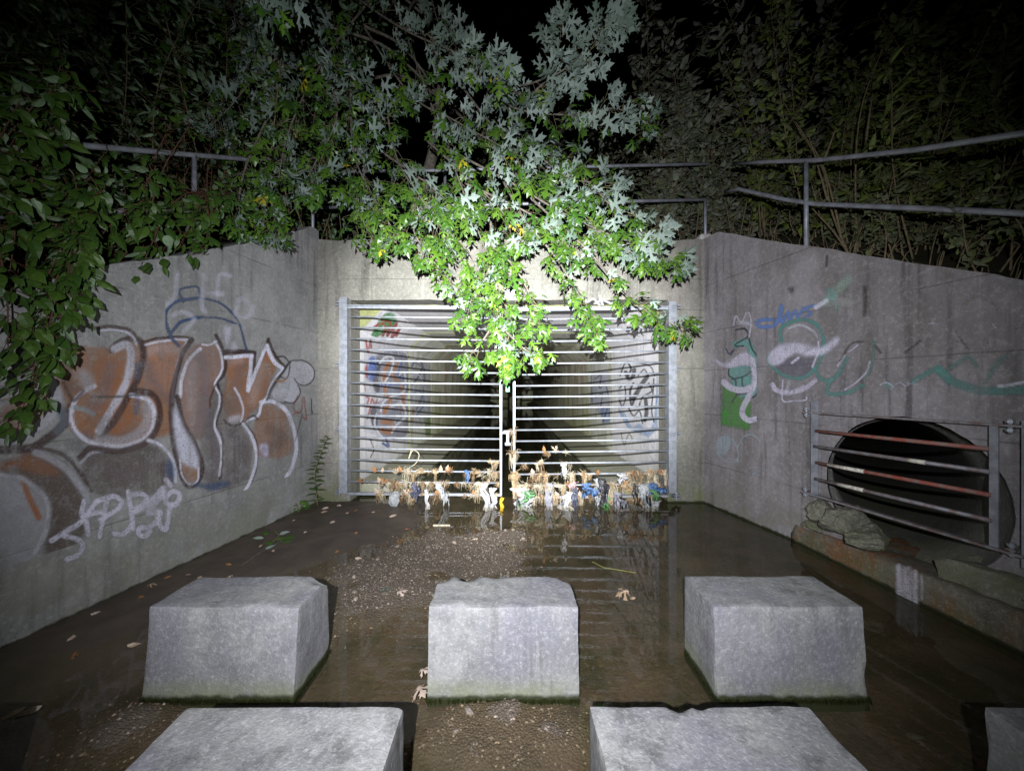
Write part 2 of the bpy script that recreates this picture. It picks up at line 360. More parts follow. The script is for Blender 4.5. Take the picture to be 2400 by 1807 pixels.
bedz = -0.060 + 0.078 * gs * (1 + 0.35 * nz) + 0.074 * ms * (1 - gs) + 0.010 * nz
nx_, ny_ = XX.shape
bv = np.stack([XX.ravel(), YY.ravel(), bedz.ravel()], 1)
idx = np.arange(nx_ * ny_).reshape(nx_, ny_)
bf = np.stack([idx[:-1, :-1].ravel(), idx[1:, :-1].ravel(), idx[1:, 1:].ravel(), idx[:-1, 1:].ravel()], 1).tolist()
bed = mesh_obj('streambed', bv, bf, M['bed'], loc=(0, 2, 0), smooth=True); tag(bed, 'brown streambed of mud and gravel between the walls', 'streambed', kind='structure')
zc = bed.data.attributes.new('zone', 'FLOAT_COLOR', 'POINT')
zc.data.foreach_set('color', np.stack([np.clip(gs * 1.3 - 0.15, 0, 1).ravel(), np.clip(ms * (1 - gs), 0, 1).ravel(), 0 * gs.ravel(), 1 + 0 * gs.ravel()], 1).ravel())
def bed_height(x, y):
    i = int(round((x - GX[0]) / 0.03)); j = int(round((y - GY[0]) / 0.03))
    return float(bedz[min(max(i, 0), nx_ - 1), min(max(j, 0), ny_ - 1)])
def floor_z(x, y): return max(bed_height(x, y), 0.0)
wt = MB(); wt.add([(-4.05, -2, 0), (4.25, -2, 0), (4.25, 5.70, 0), (2.7, 6.0, 0), (2.7, 44, 0), (-2.7, 44, 0), (-2.7, 6.0, 0), (-4.05, 5.70, 0)], [tuple(range(8))])
tag(wt.build('water', M['water'], loc=(0, 2, 0)), 'shallow clear brown stream water over the bed', 'water', kind='structure')

# banks behind the walls
bx = np.concatenate([np.arange(-26, -8, 1.5), np.arange(-8, 8.01, 0.3), np.arange(9.5, 27, 1.5)]); by = np.concatenate([np.arange(-4, 10, 0.3), np.arange(10, 40, 1.5)])
BX, BY = np.meshgrid(bx, by, indexing='ij')
def bank_h(x, y):
    back = 3.93 + max(0, y - 6.0) * 0.10
    if x < 0: edge = xl(min(y, YW)) - 0.30; d = edge - x; zt = (ztop_l(min(y, YW)) if y > 0 else 1.13)
    else: edge = xr(min(y, YW)) + 0.30; d = x - edge; zt = (ztop_r(min(y, YW)) if y > 0 else 1.1)
    side = zt - 0.14 + max(0, d) * 0.16
    t = min(max((y - 5.4) / 0.8, 0), 1)
    return side * (1 - t) + back * t + 0.10 * noise.noise((x * 1.3, y * 1.3, 0)) * min(1, max(d, y - 6.1, 0) * 2)
bz = np.array([bank_h(x, y) for x, y in zip(BX.ravel(), BY.ravel())])
bi = np.arange(BX.size).reshape(BX.shape); faces = []
for i in range(len(bx) - 1):
    for j in range(len(by) - 1):
        xm, ym = (bx[i] + bx[i + 1]) / 2, (by[j] + by[j + 1]) / 2
        x0, x1, y1 = bx[i], bx[i + 1], by[j + 1]
        if by[j] < 5.90 and x1 > xl(min(by[j], YW)) - 0.10 and x0 < xr(min(by[j], YW)) + 0.10: continue
        faces.append((bi[i, j], bi[i + 1, j], bi[i + 1, j + 1], bi[i, j + 1]))
tag(mesh_obj('embankment', np.stack([BX.ravel(), BY.ravel(), bz], 1), faces, M['soil'], loc=(0, 8, 3), smooth=True), 'dark soil bank behind the concrete walls', 'bank', kind='structure')

# ------------------------------------------------------------------ walls
def prism_from_loops(name, outer, inner, ext, mat, loc, label, cat):
    """outer and inner are closed 3-D loops in one plane; filled between them and extruded by ext"""
    bm = bmesh.new(); edges = []
    for loop in ([outer] + ([inner] if inner else [])):
        vs = [bm.verts.new(Vector(p) - Vector(loc)) for p in loop]
        edges += [bm.edges.new((vs[i], vs[(i + 1) % len(vs)])) for i in range(len(vs))]
    r = bmesh.ops.triangle_fill(bm, use_beauty=True, edges=edges)
    fs = [g for g in r['geom'] if isinstance(g, bmesh.types.BMFace)]
    e = bmesh.ops.extrude_face_region(bm, geom=fs)
    nv = [g for g in e['geom'] if isinstance(g, bmesh.types.BMVert)]
    bmesh.ops.translate(bm, verts=nv, vec=Vector(ext))
    bmesh.ops.recalc_face_normals(bm, faces=bm.faces)
    me = bpy.data.meshes.new(name); bm.to_mesh(me); bm.free(); me.materials.append(mat)
    o = bpy.data.objects.new(name, me); COL.objects.link(o); o.location = loc
    return tag(o, label, cat)
# headwall with the culvert opening
OL, OR_, OT = -2.475, 2.385, 3.10
top = [(x, YW, 4.02 + 0.02 * n1(x * 3, 1.0) + 0.012 * n1(x * 11, 2.0)) for x in np.linspace(XL, XR, 60)]
outer = [(XL, YW, -0.3)] + [(OL, YW, -0.3), (OL, YW, OT)]
outer += [(x, YW, OT + 0.012 * n1(x * 5, 4.0)) for x in np.linspace(OL + 0.1, OR_ - 0.1, 30)]
outer += [(OR_, YW, OT), (OR_, YW, -0.3), (XR, YW, -0.3)] + top[::-1]
headwall = prism_from_loops('headwall', outer, None, (0, 0.36, 0), M['head'], (0, YW, -0.3), 'pale concrete headwall around the square culvert mouth, lit brightest', 'wall')
# left wing wall
def lump_l(Y):
    z = ztop_l(Y)
    if Y > 4.9: z = min(4.12, z + 0.10 * (Y - 4.9)) + 0.03
    return z + 0.025 * n1(Y * 4, 5.0) + 0.02 * n1(Y * 13, 6.0)
ys = np.linspace(YW + 0.02, -2.0, 110)
outer = [(xl(YW + 0.02), YW + 0.02, -0.3)] + [(xl(y), y, lump_l(y)) for y in ys] + [(xl(-2.0), -2.0, -0.3)]
wing_l = prism_from_loops('wing_wall', outer, None, (-0.30, 0.04, 0), M['wall_l'], (xl(2), 2, -0.3), 'sloping concrete wing wall covered in orange and white bubble letter graffiti', 'wall')
# right wing wall with the side drain
PCY, PCZ, PRs, PRz = 3.27, 0.83, 0.65, 0.67
ax_dir = Vector((0.665, 0.747, 0.0)).normalized()
hole = []
for k in range(64):
    t = 2 * math.pi * k / 64; r = 1 + 0.012 * n1(k * 0.9, 7.0)
    y = PCY + PRs * r * math.cos(t) * 0.978; z = PCZ + PRz * r * math.sin(t)
    hole.append((xr(y), y, z))
ys = np.linspace(YW + 0.02, -2.0, 110)
def lump_r(Y):
    return min(ztop_r(Y), 4.03) + 0.015 * n1(Y * 4, 9.0) + 0.008 * n1(Y * 13, 3.0)
outer = [(xr(YW + 0.02), YW + 0.02, -0.3)] + [(xr(y), y, lump_r(y)) for y in ys] + [(xr(-2.0), -2.0, -0.3)]
wing_r = prism_from_loops('wing_wall', outer, hole, ax_dir * 0.36, M['wall_r'], (xr(2), 2, -0.3), 'sloping concrete wing wall with a round drain and teal and white graffiti', 'wall')
# drain pipe
pm = MB(); rings = []
for i, d in enumerate((0.012, 0.25, 0.27, 0.8, 1.4, 2.0, 3.0, 4.5, 7.0, 10.0, 14.0)):
    sc = 0.985 if i < 2 else (0.93 if i < 3 else 0.93)
    ring = []
    for k in range(64):
        t = 2 * math.pi * k / 64
        y = PCY + PRs * sc * math.cos(t) * 0.978; z = PCZ + PRz * sc * math.sin(t)
        ring.append(Vector((xr(y), y, z)) + ax_dir * d)
    rings.append(ring)
n = 64; vs = [p for r in rings for p in r]; fs = []
for i in range(len(rings) - 1):
    for k in range(n): fs.append((i * n + k, (i + 1) * n + k, (i + 1) * n + (k + 1) % n, i * n + (k + 1) % n))
fs.append(tuple((len(rings) - 1) * n + k for k in range(n)))
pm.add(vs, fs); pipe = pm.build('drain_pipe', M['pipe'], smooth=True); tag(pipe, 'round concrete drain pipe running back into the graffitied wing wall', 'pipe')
# culvert barrel, one part for each precast length
tun = empty('culvert_tunnel', (0, 6.0, 0), 'long square concrete culvert tunnel with chamfered corners behind the gate', 'tunnel')
def barrel(s, y0, y1, mat):
    hz, hx = 0.41 , 0.41; L, Rr, T, B = OL - 0.0 + s, OR_ - s, OT - 0.012 - s, -0.12
    prof = [(L, B), (L, 0.10), (L, T - hz), (L + hx, T), (Rr - hx, T), (Rr, T - hz), (Rr, 0.10), (Rr, B)]
    prof = [(L, B), (L, T - hz), (L + hx, T), (Rr - hx, T), (Rr, T - hz), (Rr, B)]
    out = [(x + (0.2 if x > 0 else -0.2), z + (0.2 if z > T - 0.5 else 0)) for x, z in prof]
    m = MB(); k = len(prof); v = [(x, y, z) for y in (y0, y1) for x, z in prof] + [(x, y, z) for y in (y0, y1) for x, z in out]
    f = [(i, i + 1, k + i + 1, k + i) for i in range(k - 1)] + [(2 * k + i, 3 * k + i, 3 * k + i + 1, 2 * k + i + 1) for i in range(k - 1)]
    f += [(i, 2 * k + i, 2 * k + i + 1, i + 1) for i in range(k - 1)] + [(k + i, k + i + 1, 3 * k + i + 1, 3 * k + i) for i in range(k - 1)]
    f += [(0, k, 3 * k, 2 * k), (k - 1, 3 * k - 1, 4 * k - 1, 2 * k - 1)]
    m.add(v, f[:2 * (k - 1)]); m.f += f[2 * (k - 1):]; m.m += [1] * (len(f) - 2 * (k - 1)); return fix_normals(m.build('tunnel_section', [mat, M['joint']], tun))
y = 6.045; i = 0; TS = []
while y < 42:
    L_ = 2.85 if i == 0 else 2.44
    s = 0.0 if i == 0 else 0.008 + 0.006 * ((i * 7) % 3)
    barrel(s, y, y + L_ - 0.035, M['tunnel'] if i < 1 else M['tunnel_mid'] if i < 2 else M['tunnel_old'])
    g = MB(); barrel(s + 0.0, y, y, M['tunnel_old']) if False else None
    TS.append((y, s)); y += L_; i += 1
tf = MB(); tf.box(-2.9, 2.9, 6.04, 44, -0.5, -0.13); tf.build('tunnel_floor', M['tunnel_old'], tun)
te = MB(); te.box(-2.9, 2.9, 42.5, 42.8, -0.13, 3.5); te.build('tunnel_end', M['tunnel_old'], tun)
# low benches where wall meets invert
for x0, sgn in ((OL, 1), (OR_, -1)):
    m = MB(); prof = [(x0, -0.12), (x0 + sgn * 0.045, 0.27), (x0 + sgn * 0.98, -0.06), (x0 + sgn * 0.98, -0.12)]
    ys_ = (6.05, 42.4); v = [(x, yy, z) for yy in ys_ for x, z in prof]
    m.add(v, [(0, 1, 2, 3), (4, 7, 6, 5), (0, 4, 5, 1), (1, 5, 6, 2), (2, 6, 7, 3), (3, 7, 4, 0)]); fix_normals(m.build('bench', M['bench'], tun))
jamb = MB()
for x0, x1 in ((OL - 0.03, OL + 0.0), (OR_ , OR_ + 0.03)): pass
# footing ledge and broken concrete under the drain
def rough_box(x0, x1, y0, y1, z0, z1, step=0.06, amp=0.02, r=0.03, seed=0.0, shear=None, chip=0.0):
    nx, ny, nz_ = [max(2, int(round((b - a) / step))) for a, b in ((x0, x1), (y0, y1), (z0, z1))]
    idx = {}; vs = []; fs = []
    def vid(i, j, k):
        if (i, j, k) not in idx:
            p = Vector((x0 + (x1 - x0) * i / nx, y0 + (y1 - y0) * j / ny, z0 + (z1 - z0) * k / nz_))
            rr = r * (1 + 0.8 * noise.noise(p * 3.0 + Vector((seed, 0, 0)))) + chip * max(0, noise.noise(p * 4.5 + Vector((0, seed, 3))) - 0.15)
            q = Vector((min(max(p.x, x0 + rr), x1 - rr), min(max(p.y, y0 + rr), y1 - rr), min(max(p.z, z0), z1 - rr)))
            d = p - q
            if d.length > 1e-6: p = q + d.normalized() * min(rr, d.length)
            p = p + Vector(noise.noise_vector(p * 5 + Vector((seed, seed, 0)))) * amp + Vector(noise.noise_vector(p * 17 + Vector((seed, 0, 0)))) * amp * 0.35
            if shear: p = shear(p)
            idx[(i, j, k)] = len(vs); vs.append(p)
        return idx[(i, j, k)]
    for i in range(nx):
        for j in range(ny):
            fs.append((vid(i, j, 0), vid(i, j + 1, 0), vid(i + 1, j + 1, 0), vid(i + 1, j, 0)))
            fs.append((vid(i, j, nz_), vid(i + 1, j, nz_), vid(i + 1, j + 1, nz_), vid(i, j + 1, nz_)))
    for i in range(nx):
        for k in range(nz_):
            fs.append((vid(i, 0, k), vid(i + 1, 0, k), vid(i + 1, 0, k + 1), vid(i, 0, k + 1)))
            fs.append((vid(i, ny, k), vid(i, ny, k + 1), vid(i + 1, ny, k + 1), vid(i + 1, ny, k)))
    for j in range(ny):
        for k in range(nz_):
            fs.append((vid(0, j, k), vid(0, j, k + 1), vid(0, j + 1, k + 1), vid(0, j + 1, k)))
            fs.append((vid(nx, j, k), vid(nx, j + 1, k), vid(nx, j + 1, k + 1), vid(nx, j, k + 1)))
    return vs, fs
def led_shear(p):
    t = (4.30 - p.y)
    return Vector((p.x + 3.22 + t * 0.075, p.y, p.z * (1 + 0.30 * t / 2)))
v, f = rough_box(0, 0.75, -1.9, 4.30, -0.25, 0.20, 0.07, 0.018, 0.03, 3.0, led_shear, 0.06)
ledge = tag(mesh_obj('footing_ledge', v, f, M['footing'], smooth=True), 'rust brown concrete footing ledge at the water below the drain', 'ledge')
# white lime run-off on the ledge face is a part of it
def rock(name, c, r, seed, mat, label, cat, sub=3, flat=0.5):
    bm = bmesh.new(); bmesh.ops.create_icosphere(bm, subdivisions=sub, radius=1.0)
    planes = [Vector(noise.random_unit_vector()) for _ in range(11)]; ds = [0.45 + 0.4 * random.random() for _ in range(11)]
    for vt in bm.verts:
        p = vt.co.copy()
        for pl, d in zip(planes, ds):
            k = p.dot(pl)
            if k > d: p -= pl * (k - d)
        p += Vector(noise.noise_vector(p * 1.7 + Vector((seed, 0, 0)))) * 0.20 + Vector(noise.noise_vector(p * 5 + Vector((0, seed, 0)))) * 0.09 + Vector(noise.noise_vector(p * 13 + Vector((0, seed, 0)))) * 0.045
        vt.co = Vector((p.x * r[0], p.y * r[1], p.z * r[2]))
    me = bpy.data.meshes.new(name); bm.to_mesh(me); bm.free(); me.materials.append(mat)
    o = bpy.data.objects.new(name, me); COL.objects.link(o); o.location = c; o.rotation_euler = (random.uniform(-0.2, 0.2), random.uniform(-0.2, 0.2), random.uniform(0, 6))
    return tag(o, label, cat)
noise.seed_set(4)
for (px, py, off, r, lab) in (
    (1925, 1195, 0.06, (0.16, 0.26, 0.14), 'grey green lump of broken concrete wedged under the left grate post'),
    (1985, 1212, 0.06, (0.20, 0.34, 0.17), 'mossy broken concrete slab leaning below the drain grate'),
    (2040, 1255, 0.08, (0.18, 0.26, 0.12), 'small mossy concrete chunk at the lip of the drain'),
    (1905, 1232, 0.08, (0.10, 0.12, 0.06), 'flat broken stone at the end of the footing ledge')):
    rock('concrete_chunk', on_right(px, py, off), r, px * 0.01, M['rubble'], lab, 'rubble', 4)

def ap_shear(p): return Vector((p.x + 3.30 + (4.30 - p.y) * 0.10, p.y, p.z + 0.05 * (3.0 - p.y) + (0.05 if p.x < 0.2 else 0.0) * noise.noise(p * 3)))
v, f = rough_box(0, 0.8, 1.2, 3.02, 0.22, 0.42, 0.05, 0.035, 0.03, 12.0, ap_shear, 0.20)
ap = tag(mesh_obj('apron_slab', v, f, M['rubble'], smooth=True), 'grey concrete apron slab with a broken undercut edge below the drain', 'slab'); crisp(ap, 30)

# ------------------------------------------------------------------ graffiti: thin coats of paint over the walls
def smooth_line(pts, n=9, closed=False):
    P = [np.array(p, float) for p in pts]
    if len(P) < 3 and not closed: return np.array(P)
    if closed: P = [P[-1]] + P + [P[0], P[1]]
    else: P = [2 * P[0] - P[1]] + P + [2 * P[-1] - P[-2]]
    out = []
    for i in range(1, len(P) - 2):
        for k in range(n):
            t = k / n; a, b, c, d = P[i - 1], P[i], P[i + 1], P[i + 2]
            out.append(0.5 * (2 * b + (c - a) * t + (2 * a - 5 * b + 4 * c - d) * t * t + (3 * b - 3 * c + d - a) * t ** 3))
    if not closed: out.append(P[-2])
    return np.array(out)
def spray(name, parent, label, surf, us, vs, ops, tr, jit=2.0):
    """surf(u, v) -> world point just proud of the wall; ops are strokes and fills given in crop coordinates"""
    ox, oy, sc = tr
    U, V = np.meshgrid(us, vs, indexing='ij'); P = surf(U, V)
    PX = CX + F * P[..., 0] / P[..., 1]; PY = CY - F * (P[..., 2] - H) / P[..., 1]
    cx_, cy_ = (PX - ox) * sc, (PY - oy) * sc
    wob = np.sin(cx_ / 37.0 + cy_ / 53.0) + np.sin(cx_ / 17.0 - cy_ / 29.0 + 1.3) * 0.6
    cx_ = cx_ + wob * jit; cy_ = cy_ + np.sin(cx_ / 23.0 + 2.0) * jit
    rgb = np.zeros(PX.shape + (3,)); a = np.zeros(PX.shape)
    for op in ops:
        if op[0] == 'f':
            _, col, al, pts = op[:4]; poly = smooth_line(pts, 6, True) if len(op) > 4 and op[4] else np.array(pts, float)
            k = al * blur(inside([tuple(p) for p in poly], cx_, cy_).astype(float), 1)
        else:
            _, col, al, wd, pts = op[:5]; soft = op[5] if len(op) > 5 else 0.35
            line = smooth_line(pts); lo, hi = line.min(0) - wd * 1.5, line.max(0) + wd * 1.5
            box = (cx_ > lo[0]) & (cx_ < hi[0]) & (cy_ > lo[1]) & (cy_ < hi[1])
            k = np.zeros(PX.shape)
            if box.any():
                qx, qy = cx_[box], cy_[box]; dm = np.full(qx.shape, 1e9)
                for (x0, y0), (x1, y1) in zip(line[:-1], line[1:]):
                    dx, dy = x1 - x0, y1 - y0; L2 = dx * dx + dy * dy + 1e-9
                    t = np.clip(((qx - x0) * dx + (qy - y0) * dy) / L2, 0, 1)
                    dm = np.minimum(dm, (qx - x0 - t * dx) ** 2 + (qy - y0 - t * dy) ** 2)
                d = np.sqrt(dm) / (wd / 2); kk = np.clip((1 + soft - d) / (2 * soft), 0, 1); k[box] = al * kk * kk * (3 - 2 * kk)
        na = a + k - a * k
        wgt = np.where(na > 1e-6, k / np.maximum(na, 1e-6), 0)
        rgb = rgb * (1 - wgt)[..., None] + np.array(col) * wgt[..., None]; a = na
    nu, nv = U.shape; ids = np.arange(nu * nv).reshape(nu, nv)
    amax = np.maximum.reduce([a[:-1, :-1], a[1:, :-1], a[1:, 1:], a[:-1, 1:]]); keep = amax > 0.015
    q = np.stack([ids[:-1, :-1][keep], ids[1:, :-1][keep], ids[1:, 1:][keep], ids[:-1, 1:][keep]], 1)
    used = np.unique(q); remap = np.zeros(nu * nv, int); remap[used] = np.arange(len(used)); q = remap[q]
    o = mesh_obj(name, P.reshape(-1, 3)[used], q.tolist(), M['paint'], parent)
    if label: o['label'] = label
    at_ = o.data.attributes.new('paint', 'FLOAT_COLOR', 'POINT')
    at_.data.foreach_set('color', np.concatenate([rgb.reshape(-1, 3)[used], a.reshape(-1, 1)[used]], 1).ravel())
    return o
def surf_l(o): return lambda U, V: np.stack([XL - kL * (YW - U) + o, U, V], -1)
def surf_r(o): return lambda U, V: np.stack([XR + kR * (YW - U) - o, U, V], -1)
OR1, OR2, PINK = (0.30, 0.105, 0.03), (0.36, 0.15, 0.055), (0.36, 0.20, 0.145)
MAR, BLK, WHT, GRY = (0.045, 0.022, 0.022), (0.02, 0.02, 0.022), (0.70, 0.70, 0.82), (0.42, 0.42, 0.47)
BRN, BLU = (0.09, 0.06, 0.045), (0.035, 0.075, 0.17)
A = (0, 500, 2.765)
def dn(pts): return [(x, y + 1244) for x, y in pts]
big = [
 ('f', OR2, 0.62, [(330, 960), (430, 880), (560, 862), (720, 880), (900, 830), (1210, 812), (1160, 960), (1105, 1200), (1120, 1430), (1000, 1450), (930, 1500), (700, 1520), (560, 1470), (460, 1380), (430, 1200), (380, 1130)]),
 ('f', OR1, 0.75, [(610, 960), (690, 930), (800, 960), (780, 1100), (700, 1180), (600, 1180), (590, 1060)]),
 ('f', OR1, 0.7, [(600, 1230), (720, 1230), (860, 1230), (870, 1340), (760, 1440), (620, 1440), (540, 1360)]),
 ('f', PINK, 0.6, [(1190, 900), (1260, 850), (1400, 840), (1450, 960), (1400, 1100), (1360, 1250), (1300, 1470), (1210, 1420), (1160, 1200)]),
 ('f', PINK, 0.55, [(950, 860), (1190, 830), (1140, 1000), (1100, 1170), (960, 1130), (900, 1080), (920, 950)]),
 ('f', OR2, 0.7, [(1460, 930), (1630, 920), (1610, 1150), (1660, 1050), (1730, 860), (1800, 980), (1720, 1180), (1600, 1330), (1570, 1360), (1470, 1340), (1440, 1200), (1470, 1050)]),
 ('f', OR2, 0.42, [(1690, 1250), (1780, 1230), (1860, 1290), (1900, 1400), (1890, 1560), (1800, 1590), (1660, 1570), (1640, 1400)]),
 ('f', OR1, 0.5, [(0, 1280), (140, 1180), (330, 1150), (320, 1330), (200, 1430), (0, 1470)]),
 ('f', BRN, 0.5, [(560, 1530), (940, 1480), (1090, 1560), (1130, 1750), (1050, 1820), (700, 1850), (520, 1750)]),
 ('f', BRN, 0.65, [(0, 1600), (230, 1540), (430, 1640), (560, 1860), (560, 2060), (420, 2220), (300, 2200), (310, 1900), (150, 1720), (0, 1690)]),
 ('f', OR1, 0.6, [(0, 1620), (180, 1560), (330, 1620), (390, 1700), (250, 1690), (100, 1650), (0, 1660)]),
 ('f', BRN, 0.35, [(1300, 1120), (1430, 1080), (1570, 1380), (1640, 1500), (1620, 1720), (1440, 1800), (1300, 1720)]),
 ('f', (0.10, 0.10, 0.13), 0.3, [(440, 1440), (560, 1500), (960, 1490), (900, 1540), (600, 1560), (430, 1530)]),
 ('f', GRY, 0.45, [(0, 1700), (120, 1720), (250, 1800), (310, 1900), (300, 2050), (230, 2200), (130, 2290), (0, 2200)]),
 ('f', GRY, 0.5, [(0, 1700), (120, 1720), (200, 1790), (200, 1890), (80, 1930), (0, 1940)]),
 ('s', OR1, 0.9, 42, [(150, 1730), (190, 1840), (250, 1970)]),
 ('s', GRY, 0.8, 34, [(0, 1695), (150, 1722), (280, 1830), (315, 1930), (290, 2080), (200, 2230), (130, 2290)]),
 # mottled shading inside the letters
 ('s', (0.16, 0.13, 0.15), 0.5, 80, [(720, 1000), (680, 1150), (600, 1240)], 0.9),
 ('s', (0.14, 0.11, 0.12), 0.5, 70, [(960, 1000), (1010, 1120), (1090, 1200)], 0.9),
 ('s', (0.12, 0.08, 0.07), 0.5, 80, [(420, 1000), (440, 1100), (520, 1160)], 0.9),
 ('s', (0.18, 0.15, 0.17), 0.55, 60, [(1290, 900), (1330, 1060), (1310, 1300), (1280, 1420)], 0.9),
 ('s', (0.45, 0.36, 0.36), 0.45, 60, [(970, 890), (1060, 870), (1150, 880)], 0.9),
 ('s', (0.46, 0.38, 0.40), 0.45, 50, [(1250, 980), (1230, 1120), (1240, 1260)], 0.9),
 ('s', (0.17, 0.12, 0.12), 0.5, 60, [(1560, 980), (1530, 1120), (1520, 1260)], 0.9),
 ('s', (0.42, 0.30, 0.26), 0.5, 50, [(1500, 960), (1560, 950)], 0.9),
 ('s', (0.42, 0.33, 0.30), 0.5, 60, [(1690, 1000), (1660, 1120), (1630, 1220)], 0.9),
 ('s', (0.14, 0.10, 0.09), 0.5, 70, [(1760, 1400), (1820, 1460), (1760, 1520)], 0.9),
 ('s', (0.15, 0.12, 0.13), 0.5, 90, [(620, 1620), (800, 1700), (980, 1640)], 0.9),
 ('s', (0.11, 0.08, 0.07), 0.5, 80, [(980, 1560), (1060, 1660)], 0.9),
 ('s', (0.10, 0.09, 0.10), 0.45, 60, [(520, 1440), (700, 1470), (860, 1440)], 0.9),
 ('s', (0.15, 0.13, 0.15), 0.5, 90, [(1350, 1300), (1400, 1500), (1380, 1680)], 0.9),
 ('s', (0.14, 0.12, 0.13), 0.5, 80, [(1520, 1420), (1570, 1560), (1520, 1700)], 0.9),
 # lower left arcs
 ('s', MAR, 0.8, 52, [(0, 1535), (200, 1520), (330, 1440), (420, 1360), (470, 1230)]),
 ('s', GRY, 0.75, 75, [(0, 1460), (130, 1440), (250, 1380), (330, 1300), (370, 1190), (330, 1100), (270, 1030)]),
 ('s', (0.12, 0.14, 0.17), 0.7, 60, [(380, 1260), (420, 1340), (370, 1410)]),
 ('s', GRY, 0.7, 46, [(230, 1550), (350, 1600), (460, 1690), (540, 1800), (570, 1880), (560, 2000)]),
 ('s', MAR, 0.6, 26, [(250, 1520), (400, 1560), (520, 1680), (590, 1800)]),
 ('s', GRY, 0.7, 24, [(520, 1620), (600, 1550), (760, 1530)]),
 # the S shaped letter
 ('s', MAR, 0.9, 44, [(720, 890), (780, 835), (870, 812), (920, 850), (925, 950), (890, 1080), (810, 1230), (740, 1350), (660, 1440)]),
 ('s', MAR, 0.75, 22, [(600, 745), (740, 735), (840, 760), (890, 810), (920, 880)]),
 ('s', WHT, 0.7, 18, [(640, 760), (780, 760), (860, 800), (885, 850)]),
 ('s', (0.50, 0.50, 0.58), 0.85, 50, [(740, 880), (810, 850), (850, 900), (830, 1050), (780, 1170), (700, 1310), (640, 1410)]),
 ('s', WHT, 0.8, 30, [(610, 1120), (520, 1170), (470, 1250), (465, 1340), (510, 1430), (600, 1490), (760, 1510), (900, 1480), (985, 1400), (1000, 1290), (950, 1205), (850, 1178)]),
 ('s', GRY, 0.6, 70, [(640, 1470), (780, 1480), (900, 1430), (960, 1340), (950, 1250)], 0.5),
 ('s', MAR, 0.9, 40, [(850, 1148), (960, 1160), (1030, 1230), (1030, 1350), (980, 1450), (880, 1515), (740, 1540), (600, 1520), (520, 1580)]),
 ('s', MAR, 0.8, 26, [(370, 970), (400, 1060), (440, 1160), (480, 1210), (540, 1150)]),
 ('f', GRY, 0.6, [(525, 1000), (590, 1050), (615, 1120), (560, 1140), (515, 1080)], True),
 ('s', (0.25, 0.29, 0.31), 0.8, 34, [(480, 1255), (540, 1270), (600, 1300)]),
 ('s', (0.04, 0.05, 0.05), 0.8, 12, [(590, 1185), (720, 1190), (850, 1180), (980, 1180)]),
 ('s', BLU, 0.6, 34, [(890, 980), (885, 1060)]), ('s', BLU, 0.5, 34, [(890, 1190), (880, 1290)]),
 # middle letters
 ('s', MAR, 0.85, 16, [(930, 832), (1060, 806), (1220, 802)]), ('s', WHT, 0.8, 16, [(945, 850), (1080, 824), (1210, 818)]),
 ('s', WHT, 0.8, 20, [(1205, 840), (1155, 960), (1125, 1130), (1118, 1220)]),
 ('s', MAR, 0.9, 34, [(1240, 820), (1185, 900), (1145, 1040), (1115, 1200), (1110, 1340), (1125, 1480), (1150, 1600), (1165, 1660), (1200, 1740)]),
 ('s', WHT, 0.85, 22, [(1300, 880), (1225, 950), (1180, 1070), (1165, 1190)]),
 ('f', OR2, 0.6, [(1165, 1590), (1290, 1640), (1280, 1740), (1210, 1750)]),
 ('s', MAR, 0.9, 30, [(1150, 1190), (1185, 1340), (1250, 1470), (1300, 1590), (1305, 1680), (1270, 1750), (1215, 1765), (1175, 1700)]),
 ('f', (0.64, 0.65, 0.78), 0.92, [(1122, 1240), (1160, 1320), (1200, 1410), (1250, 1490), (1285, 1580), (1288, 1660), (1230, 1640), (1165, 1600), (1140, 1480), (1128, 1360)]),
 ('s', WHT, 0.8, 12, [(1290, 1650), (1275, 1735), (1225, 1752), (1180, 1690), (1165, 1600)]),
 ('s', MAR, 0.85, 20, [(1400, 790), (1435, 870), (1465, 970), (1450, 1050), (1410, 1100), (1435, 1180), (1430, 1260), (1400, 1370), (1435, 1450), (1440, 1560), (1430, 1720)]),
 ('s', WHT, 0.85, 14, [(1390, 830), (1425, 900), (1445, 990), (1430, 1040), (1395, 1110), (1420, 1180), (1415, 1260), (1390, 1370), (1425, 1470), (1432, 1560), (1425, 1700)]),
 ('f', WHT, 0.6, [(1395, 1370), (1425, 1440), (1436, 1520), (1420, 1480)]),
 ('s', MAR, 0.8, 12, [(1400, 1110), (1370, 1180), (1360, 1250)]), ('s', WHT, 0.8, 14, [(1310, 850), (1360, 850), (1400, 830)]),
 ('s', MAR, 0.9, 30, [(1450, 905), (1500, 895), (1645, 905)]), ('s', MAR, 0.9, 30, [(1640, 905), (1645, 980), (1650, 1040)]), ('s', MAR, 0.9, 24, [(1640, 1040), (1700, 930), (1740, 820)]),
 ('s', MAR, 0.8, 18, [(1742, 825), (1790, 930), (1850, 1000)]), ('s', MAR, 0.85, 18, [(1850, 1000), (1775, 1110), (1740, 1200), (1760, 1215), (1850, 1230)]),
 ('s', WHT, 0.95, 24, [(1460, 935), (1630, 922)]), ('s', WHT, 0.95, 26, [(1628, 922), (1622, 1030), (1608, 1150)]), ('s', WHT, 0.95, 24, [(1612, 1140), (1660, 1020), (1728, 858)]),
 ('s', WHT, 0.95, 24, [(1728, 858), (1775, 960), (1830, 1005)]), ('s', WHT, 0.9, 20, [(1830, 1010), (1765, 1100), (1735, 1190)]), ('s', WHT, 0.9, 20, [(1735, 1190), (1695, 1240), (1672, 1310), (1590, 1345)]),
 ('s', WHT, 0.85, 14, [(1520, 1130), (1555, 1190), (1575, 1270), (1560, 1350)]),
